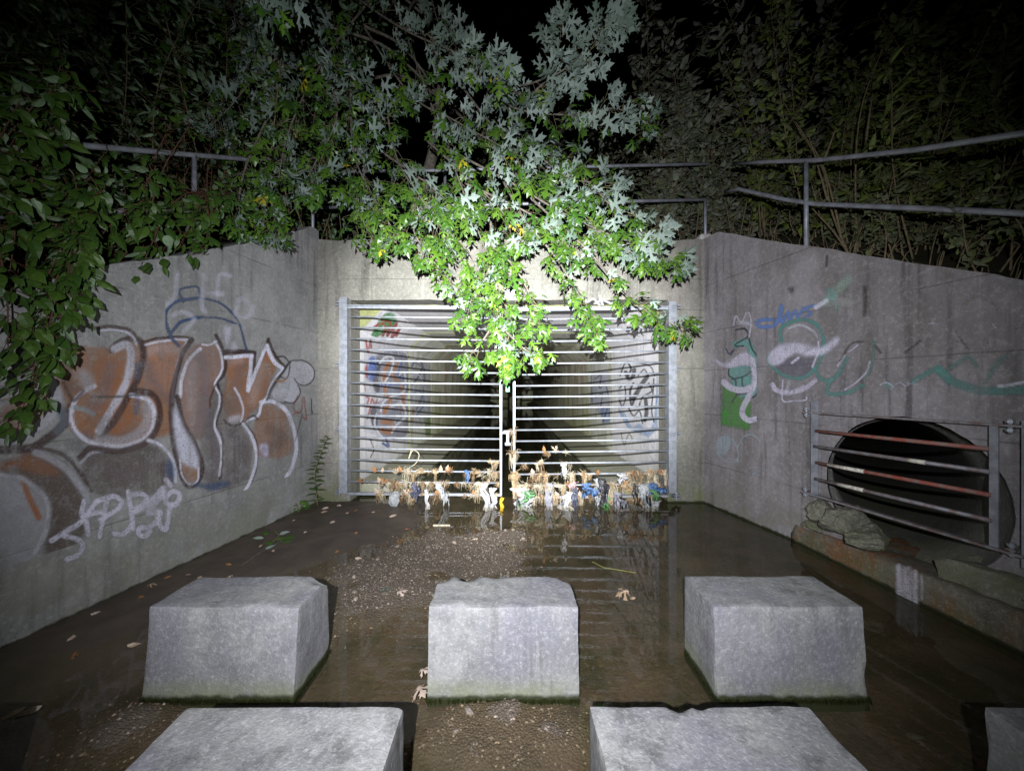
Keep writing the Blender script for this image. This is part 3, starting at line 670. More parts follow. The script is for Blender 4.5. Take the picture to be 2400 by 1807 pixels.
 ('f', WHT, 0.6, [(1475, 1320), (1550, 1300), (1560, 1340), (1520, 1360), (1480, 1350)]),
 ('s', MAR, 0.85, 14, [(1455, 1340), (1490, 1370), (1545, 1368), (1580, 1350), (1640, 1310), (1670, 1330)]),
 ('s', WHT, 0.85, 26, [(1690, 1225), (1780, 1222), (1860, 1290), (1905, 1400), (1918, 1520), (1895, 1640), (1840, 1740)]),
 ('s', MAR, 0.8, 14, [(1570, 1350), (1620, 1400), (1650, 1450), (1668, 1560), (1650, 1690), (1600, 1790)]),
 ('s', WHT, 0.85, 20, [(1575, 1365), (1625, 1430), (1650, 1500), (1660, 1580), (1640, 1690), (1595, 1790), (1530, 1870), (1440, 1930), (1350, 1990)], 0.5),
 ('s', WHT, 0.8, 24, [(960, 1470), (1060, 1515), (1120, 1610), (1140, 1740)]),
 ('f', BLU, 0.7, [(1085, 1570), (1125, 1620), (1135, 1740), (1070, 1700), (1065, 1640)]),
 ('f', BLU, 0.75, [(1215, 1752), (1330, 1752), (1480, 1728), (1494, 1758), (1400, 1796), (1340, 1788)]),
 # bubble tail
 ('f', (0.55, 0.55, 0.60), 0.75, [(1890, 960), (1960, 955), (2025, 1000), (2035, 1070), (1980, 1110), (1940, 1110), (1940, 1180), (1890, 1230), (1800, 1210), (1760, 1160), (1830, 1060)], True),
 ('s', BLK, 0.85, 9, [(1890, 955), (1970, 955), (2030, 1010), (2030, 1080), (1980, 1115), (1930, 1100), (1910, 1070)]),
 ('s', BLK, 0.8, 9, [(1930, 1110), (1945, 1160), (1900, 1230), (1840, 1220)]), ('s', BLK, 0.8, 9, [(1790, 930), (1840, 930), (1880, 990), (1860, 1070), (1820, 1060)]),
 ('s', BLK, 0.85, 16, [(1880, 965), (1830, 1030), (1770, 1110), (1730, 1210)]),
 ('s', (0.30, 0.14, 0.05), 0.8, 16, [(1790, 1080), (1830, 1090), (1850, 1075)]),
 ('f', (0.55, 0.55, 0.75), 0.7, [(1680, 1500), (1730, 1495), (1740, 1560), (1720, 1580), (1685, 1540)], True),
]
spray('graffiti', wing_l, 'orange and brown bubble letters outlined in white and maroon', surf_l(0.004), np.arange(2.30, 5.62, 0.0105), np.arange(0.55, 2.55, 0.0105), big, A)
PAL = (0.58, 0.57, 0.68)
tagops = [('s', PAL, 0.9, 34, dn(p)) for p in (
 [(330, 875), (450, 805), (540, 740), (630, 620)], [(545, 620), (530, 700), (560, 760), (570, 840)], [(545, 720), (600, 700), (650, 690)], [(420, 850), (490, 860), (535, 900), (510, 960), (430, 1000)],
 [(695, 600), (670, 720), (645, 850)], [(640, 615), (740, 590), (790, 630), (740, 690), (650, 740)], [(830, 560), (850, 680), (862, 800)], [(860, 582), (920, 572), (950, 610), (900, 660), (860, 680)],
 [(740, 832), (800, 830), (850, 780)], [(870, 692), (960, 640), (1050, 540), (1062, 560), (970, 690)], [(990, 610), (960, 700), (1040, 690), (1010, 760), (960, 790), (910, 790), (900, 830), (940, 845), (975, 815)],
 [(1020, 720), (1045, 790), (1078, 795), (1090, 700), (1110, 640)], [(1080, 590), (1120, 558), (1165, 580), (1140, 640), (1090, 640), (1072, 600)], [(1075, 480), (1105, 520)])]
spray('graffiti', wing_l, 'pale lavender spray tag of scrawled letters 4PB20', surf_l(0.006), np.arange(2.6, 3.9, 0.0095), np.arange(0.3, 1.5, 0.0095), tagops, A)
capops = [('s', BLU, 0.9, 20, p) for p in ([(1110, 800), (1072, 700), (1080, 630), (1150, 570), (1280, 550)], [(1110, 775), (1180, 702), (1300, 675)], [(1105, 800), (1160, 862)])]
capops += [('s', BLU, 0.85, 13, p) for p in ([(1280, 550), (1400, 570), (1500, 640), (1550, 720), (1600, 890)], [(1300, 675), (1420, 680), (1530, 715)], [(1190, 575), (1160, 510), (1190, 485), (1280, 480), (1300, 548)])]
capops += [('s', WHT, 0.38, 30, p, 0.6) for p in ([(1150, 400), (1130, 540), (1040, 620)], [(1320, 400), (1310, 600), (1330, 640)], [(1490, 405), (1420, 405), (1408, 540)], [(1340, 515), (1440, 525)], [(1550, 560), (1530, 650), (1600, 672), (1635, 610), (1570, 552)], [(1120, 660), (1180, 640), (1240, 660)], [(1190, 770), (1260, 690)])]
capops += [('f', WHT, 0.6, [(1445, 735), (1500, 730), (1495, 790), (1470, 880), (1455, 820)]), ('f', WHT, 0.45, [(1500, 830), (1530, 830), (1540, 880), (1490, 890)])]
spray('graffiti', wing_l, 'dark blue cap outline under faded white letters', surf_l(0.005), np.arange(3.5, 5.2, 0.011), np.arange(2.1, 3.3, 0.011), capops, A, 1.0)
RDD = (0.30, 0.09, 0.06)
spray('graffiti', wing_l, 'thin red and black scribbles by the wall corner', surf_l(0.005), np.arange(4.9, 5.62, 0.012), np.arange(1.0, 2.6, 0.012), [('s', RDD, 0.6, 9, p) for p in ([(1930, 1180), (1900, 1260), (1950, 1290), (1960, 1200)], [(1970, 1190), (1985, 1330), (1965, 1320)], [(1900, 1300), (1940, 1290)])] + [('s', BLK, 0.7, 7, [(2018, 1200), (2022, 1300)]), ('s', BLK, 0.4, 8, [(1960, 1300), (1880, 1600)]), ('s', (0.08, 0.06, 0.2), 0.6, 10, [(1735, 620), (1738, 700)])], A, 0.5)
# right wing wall
Bt = (1600, 500, 2.765)
LAV, TEA, TEA2, GRN, DBL = (0.64, 0.61, 0.74), (0.10, 0.30, 0.27), (0.17, 0.40, 0.37), (0.075, 0.27, 0.05), (0.02, 0.03, 0.04)
sprite = [
 ('f', GRN, 0.85, [(262, 1110), (310, 1120), (400, 1170), (445, 1230), (432, 1400), (340, 1392), (250, 1368)]),
 ('f', TEA2, 0.9, [(298, 1030), (330, 990), (440, 985), (470, 930), (505, 940), (512, 1020), (500, 1150), (455, 1190), (370, 1190), (322, 1100)], True),
 ('s', TEA2, 0.9, 44, [(345, 850), (410, 835), (440, 880), (470, 960)]),
 ('s', DBL, 0.9, 11, [(345, 755), (400, 748), (425, 785), (410, 810), (345, 845), (345, 860), (395, 860)]), ('s', DBL, 0.9, 11, [(430, 815), (450, 880), (490, 940), (512, 1010), (490, 1050), (512, 1090), (490, 1150), (460, 1190), (400, 1200)]),
 ('s', DBL, 0.9, 10, [(300, 1010), (300, 1050), (340, 1080), (345, 1120), (350, 1170), (440, 1165)]), ('s', DBL, 0.9, 9, [(320, 1075), (400, 1055), (450, 1020)]), ('s', DBL, 0.9, 9, [(385, 1060), (390, 1120), (440, 1120)]), ('s', DBL, 0.9, 10, [(320, 1225), (350, 1180), (400, 1160)]),
 ('f', LAV, 0.95, [(208, 942), (255, 968), (310, 958), (360, 915), (415, 903), (458, 948), (445, 985), (380, 985), (300, 1002), (235, 982)], True),
 ('s', LAV, 0.95, 36, [(450, 950), (468, 1080), (432, 1180), (392, 1260), (390, 1310), (430, 1342), (480, 1332), (520, 1365), (553, 1330), (552, 1272)], 0.2),
 ('s', LAV, 0.95, 40, [(268, 1095), (310, 1130), (380, 1147), (445, 1130)], 0.2),
 ('s', WHT, 0.6, 12, [(330, 725), (345, 665), (380, 705), (420, 640), (445, 705), (430, 800)]), ('s', WHT, 0.5, 26, [(360, 710), (440, 715)], 0.7), ('s', WHT, 0.4, 8, [(450, 575), (490, 590)]),
 ('s', (0.03, 0.04, 0.12), 0.7, 9, [(280, 880), (300, 910), (330, 885), (310, 920)]),
]
spray('graffiti', wing_r, 'teal hand shape with white moustache strokes over a green square', surf_r(0.004), np.arange(4.75, 5.62, 0.008), np.arange(0.9, 2.75, 0.008), sprite, Bt, 0.5)
mous = [
 ('f', (0.16, 0.15, 0.20), 0.5, [(580, 960), (690, 930), (860, 940), (840, 1040), (740, 1070), (620, 1030)]),
 ('s', TEA, 0.8, 24, [(640, 830), (638, 745), (740, 695), (830, 700), (895, 760), (912, 860), (870, 990), (770, 1068), (650, 1048), (572, 980), (555, 930)]),
 ('s', TEA, 0.8, 26, [(850, 1010), (900, 1075), (960, 1080), (1010, 1040), (1065, 940)]), ('s', TEA, 0.75, 24, [(965, 1080), (942, 1120), (945, 1168), (1060, 1165), (1170, 1115)]), ('s', TEA, 0.4, 22, [(1240, 830), (1230, 980), (1180, 1060)], 0.5),
 ('f', LAV, 0.92, [(553, 960), (570, 900), (640, 848), (750, 838), (870, 870), (920, 858), (985, 806), (1018, 812), (1000, 850), (920, 908), (820, 926), (740, 905), (690, 930), (640, 970), (590, 988)], True),
 ('s', LAV, 0.9, 30, [(582, 1110), (610, 1148), (690, 1162), (780, 1140), (860, 1085)]), ('s', LAV, 0.9, 12, [(650, 1080), (648, 1210), (720, 1216), (800, 1208), (800, 1188)]), ('s', LAV, 0.7, 20, [(690, 1090), (680, 1170), (780, 1120)], 0.6),
 ('s', LAV, 0.9, 16, [(708, 970), (752, 935)]), ('s', WHT, 0.7, 15, [(690, 745), (770, 725), (850, 770), (870, 800)], 0.5), ('s', LAV, 0.8, 14, [(880, 830), (878, 900), (840, 995)]),
 ('s', LAV, 0.85, 15, [(1135, 855), (1080, 895)]), ('s', LAV, 0.85, 15, [(1050, 920), (1005, 990)]), ('s', LAV, 0.8, 14, [(1212, 960), (1190, 1030), (1120, 1100), (1050, 1142)]),
 ('s', BLK, 0.6, 12, [(1020, 960), (1060, 890), (1100, 840), (1170, 832)]), ('s', BLK, 0.5, 18, [(1250, 860), (1285, 905)]),
 ('s', (0.13, 0.24, 0.55), 0.85, 22, [(585, 692), (515, 690), (477, 712), (520, 738), (605, 715), (640, 600), (632, 690), (650, 705)]), ('s', (0.13, 0.24, 0.55), 0.75, 18, [(650, 700), (685, 640), (690, 690), (730, 630), (745, 672), (785, 612)]), ('s', (0.13, 0.24, 0.55), 0.7, 20, [(845, 600), (795, 618), (832, 650), (790, 672)]),
 ('s', (0.36, 0.46, 0.40), 0.6, 64, [(930, 570), (1000, 500), (1070, 430)], 0.6), ('s', (0.5, 0.5, 0.48), 0.4, 60, [(1000, 570), (1080, 575)], 0.7), ('s', (0.55, 0.5, 0.55), 0.4, 56, [(870, 480), (890, 520)], 0.7), ('s', WHT, 0.75, 28, [(862, 612), (930, 565)], 0.5), ('s', TEA2, 0.7, 10, [(930, 540), (990, 580), (992, 650)]), ('s', TEA2, 0.5, 40, [(950, 500), (980, 540)], 0.6),
 ('s', WHT, 0.6, 12, [(1280, 1112), (1320, 1098), (1362, 1118), (1350, 1140)]), ('f', TEA2, 0.5, [(1300, 1110), (1350, 1105), (1355, 1130), (1320, 1135)]), ('s', WHT, 0.55, 11, [(1375, 1112), (1410, 1098), (1440, 1120)]), ('s', WHT, 0.55, 9, [(1445, 1120), (1530, 1075)]), ('s', WHT, 0.4, 9, [(1440, 1100), (1530, 1110)]),
 ('s', TEA, 0.6, 34, [(1490, 1090), (1560, 1050), (1650, 1008), (1720, 1050)]), ('s', TEA, 0.75, 54, [(1660, 1010), (1730, 1080), (1830, 1120), (1920, 1145), (2060, 1150), (2300, 1140)]), ('s', TEA, 0.45, 30, [(1740, 1000), (1850, 930), (1900, 990)], 0.6), ('s', TEA, 0.4, 36, [(1960, 1100), (2010, 1010), (2080, 930)], 0.6), ('s', TEA, 0.7, 12, [(1920, 1140), (1922, 1190)]),
 ('s', WHT, 0.85, 22, [(2045, 1118), (2130, 1110), (2290, 1075)]), ('s', (0.3, 0.26, 0.2), 0.35, 22, [(1820, 590), (1920, 540), (2020, 590), (2050, 650)], 0.6), ('s', WHT, 0.4, 12, [(1600, 715), (1640, 710)]), ('s', WHT, 0.4, 12, [(2010, 720), (2035, 750)]),
 ('s', BLK, 0.6, 12, [(1440, 905), (1540, 825)]), ('s', BLK, 0.35, 14, [(1770, 770), (1850, 880)], 0.6), ('s', (0.05, 0.045, 0.04), 0.6, 24, [(1180, 480), (1182, 580), (1178, 660)], 0.5), ('s', BLK, 0.5, 18, [(935, 275), (932, 340)], 0.5),
 ('f', (0.04, 0.035, 0.035), 0.7, [(670, 490), (700, 478), (722, 482), (712, 520), (700, 512)]),
]
spray('graffiti', wing_r, 'teal loops with a long white moustache and blue script', surf_r(0.006), np.arange(2.2, 5.0, 0.0095), np.arange(1.35, 3.2, 0.0095), mous, Bt, 0.8)
PB = (0.42, 0.50, 0.55)
ringops = [('f', PB, 0.6, [(215, 1500), (240, 1447), (300, 1440), (312, 1500), (270, 1565), (230, 1550)], True)] + [('s', PB, 0.55, 13, p) for p in ([(222, 1550), (280, 1605), (350, 1605), (358, 1530), (310, 1450)], [(355, 1510), (400, 1445), (460, 1438), (520, 1500), (542, 1580), (500, 1660), (450, 1690)], [(350, 1590), (360, 1615)])]
spray('graffiti', wing_r, 'faint pale blue ring outlines low on the wall', surf_r(0.005), np.arange(4.7, 5.6, 0.01), np.arange(0.3, 1.6, 0.01), ringops, Bt, 0.5)
# white lime run-off on the ledge face
Lt = (1800, 900, 2.775); LIME = (0.50, 0.49, 0.54)
lime = [('s', LIME, 0.85, wdl, [(x, y0), (x + 4, (y0 + y1) / 2), (x + 2, y1)], 0.6) for x, y0, y1, wdl in ((850, 1185, 1385, 34), (885, 1195, 1400, 26), (918, 1200, 1425, 34), (955, 1220, 1440, 30), (1000, 1250, 1400, 16))] + [('f', LIME, 0.4, [(830, 1180), (975, 1225), (970, 1440), (840, 1380)])]
spray('lime_stain', ledge, 'white lime streaks down the ledge', lambda U, V: np.stack([3.22 + (4.30 - U) * 0.075 - 0.022 + 0 * V, U, V], -1), np.arange(2.2, 3.6, 0.009), np.arange(0.0, 0.36, 0.009), lime, Lt, 1.0)
# paint inside the tunnel mouth
T3 = (760, 650, 2.776); T4 = (1160, 650, 2.776)
def surf_x(x): return lambda U, V: np.stack([np.full_like(U, x), U, V], -1)
PUR, ORG, BL2, RED = (0.20, 0.20, 0.26), (0.42, 0.17, 0.05), (0.06, 0.13, 0.42), (0.36, 0.05, 0.04)
tl = [('f', (0.62, 0.62, 0.66), 0.75, [(258, 400), (545, 430), (545, 1090), (258, 1000)]),
 ('f', PUR, 0.85, [(330, 520), (440, 480), (540, 520), (545, 760), (470, 780), (350, 760), (315, 690)], True), ('f', PUR, 0.8, [(300, 860), (360, 800), (540, 830), (545, 1010), (420, 1050), (320, 980)], True),
 ('f', (0.03, 0.03, 0.04), 0.8, [(320, 560), (360, 530), (370, 640), (350, 750), (318, 690)], True), ('f', (0.05, 0.05, 0.06), 0.7, [(300, 880), (330, 840), (350, 940), (320, 980)], True),
 ('f', BL2, 0.9, [(270, 600), (290, 530), (325, 515), (345, 560), (320, 670), (280, 660)], True), ('f', RED, 0.9, [(265, 590), (280, 550), (285, 640), (270, 660)]),
 ('s', ORG, 0.9, 26, [(420, 560), (390, 630), (400, 760), (430, 800), (390, 880)]), ('s', ORG, 0.85, 30, [(380, 940), (440, 950), (420, 1010), (370, 990)]), ('s', ORG, 0.8, 22, [(470, 560), (450, 650), (500, 700), (520, 870)]),
 ('s', (0.75, 0.75, 0.8), 0.9, 12, [(360, 560), (400, 520), (450, 530), (430, 620), (380, 700)]), ('s', (0.75, 0.75, 0.8), 0.9, 12, [(480, 640), (520, 620), (530, 720), (490, 760), (430, 780), (380, 820), (370, 870)]), ('s', (0.75, 0.75, 0.8), 0.9, 14, [(440, 840), (500, 820), (530, 900), (470, 960), (440, 1010)]), ('s', (0.7, 0.7, 0.78), 0.9, 12, [(340, 890), (330, 960), (380, 1040), (460, 1040)]),
 ('s', BL2, 0.8, 12, [(350, 700), (420, 700), (500, 690), (540, 700)]), ('s', BL2, 0.8, 14, [(400, 1050), (420, 1100), (380, 1080)]), ('s', BL2, 0.7, 14, [(500, 560), (480, 640), (540, 660)]),
 ('s', RED, 0.85, 11, [(275, 780), (290, 790), (275, 840), (300, 840), (280, 920)]), ('s', RED, 0.85, 10, [(300, 830), (310, 790), (330, 830), (345, 790)]), ('s', RED, 0.85, 12, [(272, 410), (285, 490), (300, 410), (305, 460)]), ('s', RED, 0.6, 8, [(262, 700), (268, 740)]),
 ('s', BLK, 0.6, 8, [(300, 1050), (320, 1120), (300, 1170)])]
spray('graffiti', tun, 'blue orange and white tangle painted on the tunnel side wall', surf_x(OL + 0.006), np.arange(6.06, 8.86, 0.012), np.arange(0.3, 2.70, 0.012), tl, T3, 1.0)
tl2 = [('f', (0.50, 0.50, 0.54), 0.6, [(550, 540), (690, 560), (690, 900), (640, 960), (550, 1000)]), ('s', BLU, 0.8, 10, [(570, 580), (600, 540), (640, 570), (610, 650), (570, 700)]), ('s', PUR, 0.8, 14, [(600, 560), (650, 600), (640, 760), (600, 860)]), ('s', BL2, 0.7, 10, [(570, 760), (620, 740), (650, 820), (600, 900)]), ('s', WHT, 0.8, 10, [(560, 640), (620, 640), (660, 740)]), ('f', (0.16, 0.26, 0.03), 0.7, [(650, 920), (700, 900), (710, 1030), (660, 1030)]), ('s', ORG, 0.6, 16, [(580, 860), (570, 940)])]
spray('graffiti', tun, 'grey and blue scribble painted deeper on the tunnel side wall', surf_x(OL + 0.014 + 0.006), np.arange(8.95, 11.2, 0.015), np.arange(0.2, 2.6, 0.015), tl2, T3, 1.0)
WH2 = (0.74, 0.74, 0.77)
trr = [('f', (0.30, 0.42, 0.62), 0.75, [(800, 860), (900, 840), (1060, 700), (1062, 980), (1000, 1040), (860, 980)]), ('f', (0.10, 0.22, 0.50), 0.8, [(1040, 640), (1064, 620), (1064, 830), (1045, 820)]),
 ('f', WH2, 0.95, [(800, 640), (830, 545), (880, 520), (940, 535), (1030, 570), (1055, 640), (1045, 800), (1030, 950), (985, 1000), (940, 950), (890, 970), (850, 890), (810, 850), (798, 740)], True)]
trr += [('s', BLK, 0.9, wd, p) for wd, p in ((9, [(815, 640), (850, 560), (920, 555), (1010, 580), (1040, 640)]), (26, [(850, 620), (870, 660), (900, 640), (905, 600)]), (14, [(870, 560), (885, 600), (860, 650)]), (30, [(990, 650), (960, 690), (930, 740), (900, 790)]), (16, [(900, 690), (880, 740), (890, 830), (920, 760)]), (9, [(810, 720), (840, 700), (850, 780), (830, 840), (810, 800)]), (12, [(1000, 690), (1020, 740), (960, 780), (940, 830)]), (26, [(980, 800), (985, 880), (975, 930)]), (9, [(870, 850), (900, 900), (940, 870), (960, 950)]), (9, [(930, 640), (970, 600), (1000, 640)]), (9, [(1035, 660), (1020, 860), (1035, 940)]))]
trr += [('s', WH2, 0.9, 9, [(970, 1080), (985, 1120), (975, 1080), (1000, 1110)]), ('s', WH2, 0.9, 8, [(1010, 1080), (1030, 1110), (1035, 1075)]), ('s', (0.25, 0.22, 0.05), 0.6, 8, [(820, 1010), (840, 1090), (870, 1020), (900, 1060)]), ('s', WH2, 0.7, 8, [(1000, 1150), (1030, 1190)])]
spray('graffiti', tun, 'white block lettering with black strokes on the tunnel side wall', surf_x(OR_ - 0.006), np.arange(6.06, 8.86, 0.012), np.arange(0.2, 2.70, 0.012), trr, T4, 1.0)
tr2 = [('f', (0.56, 0.57, 0.66), 0.8, [(640, 640), (690, 610), (750, 640), (755, 860), (700, 900), (650, 830)], True), ('f', (0.20, 0.30, 0.48), 0.6, [(570, 640), (630, 640), (640, 820), (580, 800)]), ('f', (0.16, 0.26, 0.5), 0.7, [(680, 860), (750, 830), (750, 940), (700, 950)]), ('s', BLU, 0.8, 8, [(650, 660), (690, 640), (680, 720), (720, 700), (740, 780)]), ('s', BLU, 0.8, 8, [(660, 780), (700, 760), (690, 850), (730, 850), (700, 940)]), ('s', BLU, 0.7, 8, [(590, 700), (620, 740), (590, 780)]), ('f', (0.03, 0.20, 0.12), 0.8, [(505, 640), (520, 640), (520, 830), (505, 840)]), ('f', (0.03, 0.20, 0.12), 0.5, [(470, 720), (490, 720), (490, 860), (470, 860)])]
spray('graffiti', tun, 'pale blue scribble painted deeper on the opposite tunnel wall', surf_x(OR_ - 0.014 - 0.006), np.arange(8.95, 11.2, 0.015), np.arange(0.2, 2.6, 0.015), tr2, T4, 1.0)
def surf_haunch(U, V):                                   # V runs up the chamfer
    return np.stack([OL + V + 0.005, U, OT - 0.012 - 0.41 + V - 0.005], -1)
gb = [('f', (0.04, 0.26, 0.05), 0.9, [(330, 330), (380, 250), (430, 232), (468, 260), (450, 320), (360, 380), (305, 390)], True), ('s', RED, 0.85, 16, [(320, 330), (370, 300), (400, 330), (380, 380)]), ('s', RED, 0.85, 16, [(380, 280), (430, 300), (410, 380), (470, 300), (440, 390), (490, 330), (470, 380)])]
spray('graffiti', tun, 'green blob with red scrawl on the tunnel corner chamfer', surf_haunch, np.arange(6.06, 8.0, 0.012), np.arange(0.0, 0.41, 0.012), gb, T3, 0.5)
hw = [('s', WH2, 0.6, 12, p, 0.6) for p in ([(560, 120), (600, 160), (640, 140), (680, 180)], [(650, 170), (700, 150), (760, 170), (800, 140)], [(680, 120), (700, 180)])]
spray('graffiti', headwall, 'white scratchy scribble above the gate', lambda U, V: np.stack([U, np.full_like(U, YW - 0.004), V], -1), np.arange(0.9, 2.5, 0.012), np.arange(2.9, 3.5, 0.012), hw, T4, 1.0)

# ------------------------------------------------------------------ gate across the culvert
YG = 5.585
def gx(px): return (px - CX) / F * YG
def gz(py): return H + (CY - py) / F * YG
gate_group = 'gate leaves across the culvert mouth'
def hinge(parent, x, z, sgn):
    h = MB(); h.box(min(x, x - sgn * 0.11), max(x, x - sgn * 0.11), YG - 0.03, YG + 0.09, z + 0.012, z + 0.024); h.box(min(x, x - sgn * 0.11), max(x, x - sgn * 0.11), YG - 0.03, YG + 0.09, z - 0.024, z - 0.012)
    o = h.build('hinge', M['zinc'], parent)
    b = MB(); b.tube([(x - sgn * 0.055, YG + 0.01, z - 0.06), (x - sgn * 0.055, YG + 0.01, z + 0.06)], 0.014, 8); b.tube([(x - sgn * 0.055, YG + 0.01, z + 0.035), (x - sgn * 0.055, YG + 0.01, z + 0.055)], 0.024, 6)
    b.build('bolt', M['zinc'], o)
def gate(px_post0, px_post1, px_a, px_b, ys_hinge, sgn, label):
    xa, xb = gx(px_a), gx(px_b)                          # xa at the post, xb at the meeting stile
    g = empty('gate_leaf', ((xa + xb) / 2, YG, 0.12), label, 'gate', gate_group)
    p = MB(); x0, x1 = gx(px_post0), gx(px_post1); zt, zb = gz(697 if sgn > 0 else 707), gz(1156)
    p.box(x0, x1, YG - 0.012, YG, zb, zt); xe = x1 if sgn > 0 else x0
    p.box(xe - 0.012 if sgn > 0 else xe, xe if sgn > 0 else xe + 0.012, YG, YG + 0.09, zb, zt); p.build('hinge_post', M['zinc'], g)
    sag = 0.022
    def rail(z, r, name, flat=False):
        m = MB(); zb_ = z - sag
        if flat: m.bar((xa, YG + 0.01, z), (xb, YG + 0.01, zb_), 0.05, 0.016); m.bar((xa, YG + 0.03, z - 0.018), (xb, YG + 0.03, zb_ - 0.018), 0.012, 0.04)
        else: m.tube([(xa, YG + 0.02, z), ((xa * 2 + xb) / 3, YG + 0.02, z - sag * 0.33 + 0.004 * n1(z * 9, xa)), (xb, YG + 0.02, zb_)], r, 8)
        return m.build(name, M['zinc'], g, smooth=not flat)
    zt, zb = gz(716 if sgn > 0 else 719), gz(1155 if sgn > 0 else 1161)
    rail(zt, 0.02, 'top_rail', True); rail(zb, 0.02, 'bottom_rail', True)
    zs = []
    for k in range(1, 17):
        z = zt + (zb - zt) * k / 17; zs.append(z); rail(z, 0.0135, 'bar')
    st = MB(); st.box(xb - 0.016, xb + 0.016, YG - 0.004, YG + 0.045, zb - sag - 0.02, zt - sag + 0.02); st.build('meeting_stile', M['zinc'], g)
    for yy in ys_hinge: hinge(g, gx(px_post0 if sgn > 0 else px_post1) + sgn * 0.05, gz(yy), sgn)
    for yy in (808, 925, 1050):
        b = MB(); xx = gx((px_post0 + px_post1) / 2); b.tube([(xx, YG - 0.03, gz(yy)), (xx, YG - 0.01, gz(yy))], 0.016, 6); b.build('bolt', M['zinc'], g)
    return g, zs
gl, zsl = gate(796, 814, 814, 1174, (712, 855, 1008, 1152), 1, 'galvanised gate leaf of round bars hinged beside the blue and orange tunnel paint')
gr_, zsr = gate(1567, 1585, 1567, 1205, (720, 864, 1018, 1163), -1, 'galvanised gate leaf of round bars heaped with straw, beside the white tunnel lettering')
m = MB(); zl = gz(1016); m.box(gx(1174), gx(1207), YG - 0.02, YG - 0.005, zl, zl + 0.03); m.box(gx(1187), gx(1193), YG - 0.05, YG - 0.02, zl - 0.16, zl + 0.05); m.box(gx(1184), gx(1196), YG - 0.06, YG - 0.02, zl - 0.17, zl - 0.13); m.tube([(gx(1180), YG - 0.03, zl + 0.04), (gx(1202), YG - 0.03, zl + 0.04)], 0.012, 6); m.build('latch', M['zinc'], gr_)
# chain with padlock tag at the meeting stiles
ch = MB()
for k in range(9):
    t = k / 8; c = at(1188 + 22 * t + 2 * math.sin(k), 900 - 38 * t, YG - 0.045); a = Vector((0.02, 0, 0.03 if k % 2 else 0.02))
    ring = [c + Vector((math.cos(q) * 0.013, math.sin(q) * (0.012 if k % 2 else 0.004), math.sin(q) * 0.022)) for q in np.linspace(0, 2 * math.pi, 9)]
    ch.tube(ring, 0.0045, 5, caps=False)
cho = ch.build('chain', M['zinc'], loc=tuple(at(1190, 905, YG - 0.045))); tag(cho, 'short steel chain hanging at the meeting of the gate leaves', 'chain')
m = MB(); c = at(1190, 912, YG - 0.05); m.box(c.x - 0.028, c.x + 0.028, c.y - 0.006, c.y + 0.006, c.z - 0.04, c.z + 0.04); m.tube([(c.x, c.y, c.z + 0.03), (c.x + 0.01, c.y, c.z + 0.06)], 0.004, 6)
tag(m.build('padlock_tag', simple('green_tag', (0.08, 0.42, 0.22), 0.5)), 'small green tag hanging from the gate chain', 'tag')
# sign plate above the gate
m = MB(); a0 = at(1178, 680, YW - 0.03); a1 = at(1222, 704, YW - 0.03); m.box(a0.x, a1.x, YW - 0.04, YW - 0.03, a1.z, a0.z)
sg = m.build('sign_plate', simple('white_sign', (0.75, 0.75, 0.76), 0.5, 0.1)); tag(sg, 'small white plate bolted to the headwall behind hanging maple leaves', 'sign')
m = MB(); m.box(a0.x + 0.03, a1.x - 0.03, YW - 0.045, YW - 0.0405, a1.z + 0.06, a1.z + 0.075); m.box(a0.x + 0.03, a1.x - 0.08, YW - 0.045, YW - 0.0405, a1.z + 0.10, a1.z + 0.112); m.box((a0.x + a1.x) / 2 - 0.02, (a0.x + a1.x) / 2 + 0.02, YW - 0.03, YW, a1.z + 0.03, a1.z + 0.07); m.build('print', M['grate'], sg)

# ------------------------------------------------------------------ grate over the side drain
go = 0.13
def rp(px, py): return on_right(px, py, go)
gt = empty('drain_grate', tuple(rp(2120, 1230)), 'grey steel grate with red and white painted bars over the round drain', 'grate')
def rbar(p0, p1, r, mat, name='bar'):
    m = MB(); m.tube([p0, p1], r, 8); return m.build(name, mat, gt, smooth=True)
for (q0, q1, mt) in (((1912, 1010), (2318, 1052), 'red_bar'), ((1908, 1046), (2320, 1106), 'grate'), ((1912, 1084), (2322, 1160), 'red_bar'), ((1910, 1122), (2324, 1220), 'grate')):
    b = rbar(rp(*q0), rp(*q1), 0.017, M[mt])
    if q0[1] in (1084, 1122, 1046):
        f0, f1 = {1084: (0.10, 0.36), 1122: (0.18, 0.36), 1046: (0.62, 0.72)}[q0[1]]
        pa, pb = rp(*q0), rp(*q1); mm = MB(); mm.tube([pa.lerp(pb, f0), pa.lerp(pb, f1)], 0.0185, 8); mm.build('paint_band', M['white_bar'], b, smooth=True)
def flat(p0, p1, wd, th, name, mat='grate', up=(0, 0, 1)):
    m = MB(); m.bar(p0, p1, wd, th, up); return m.build(name, M[mat], gt)
wn_ = Vector((1, kR, 0)).normalized(); wd_ = Vector((kR, -1, 0)).normalized()
flat(rp(1885, 966), rp(2405, 1000), 0.05, 0.016, 'top_rail'); flat(rp(1882, 1152), rp(2405, 1306), 0.05, 0.018, 'bottom_rail')
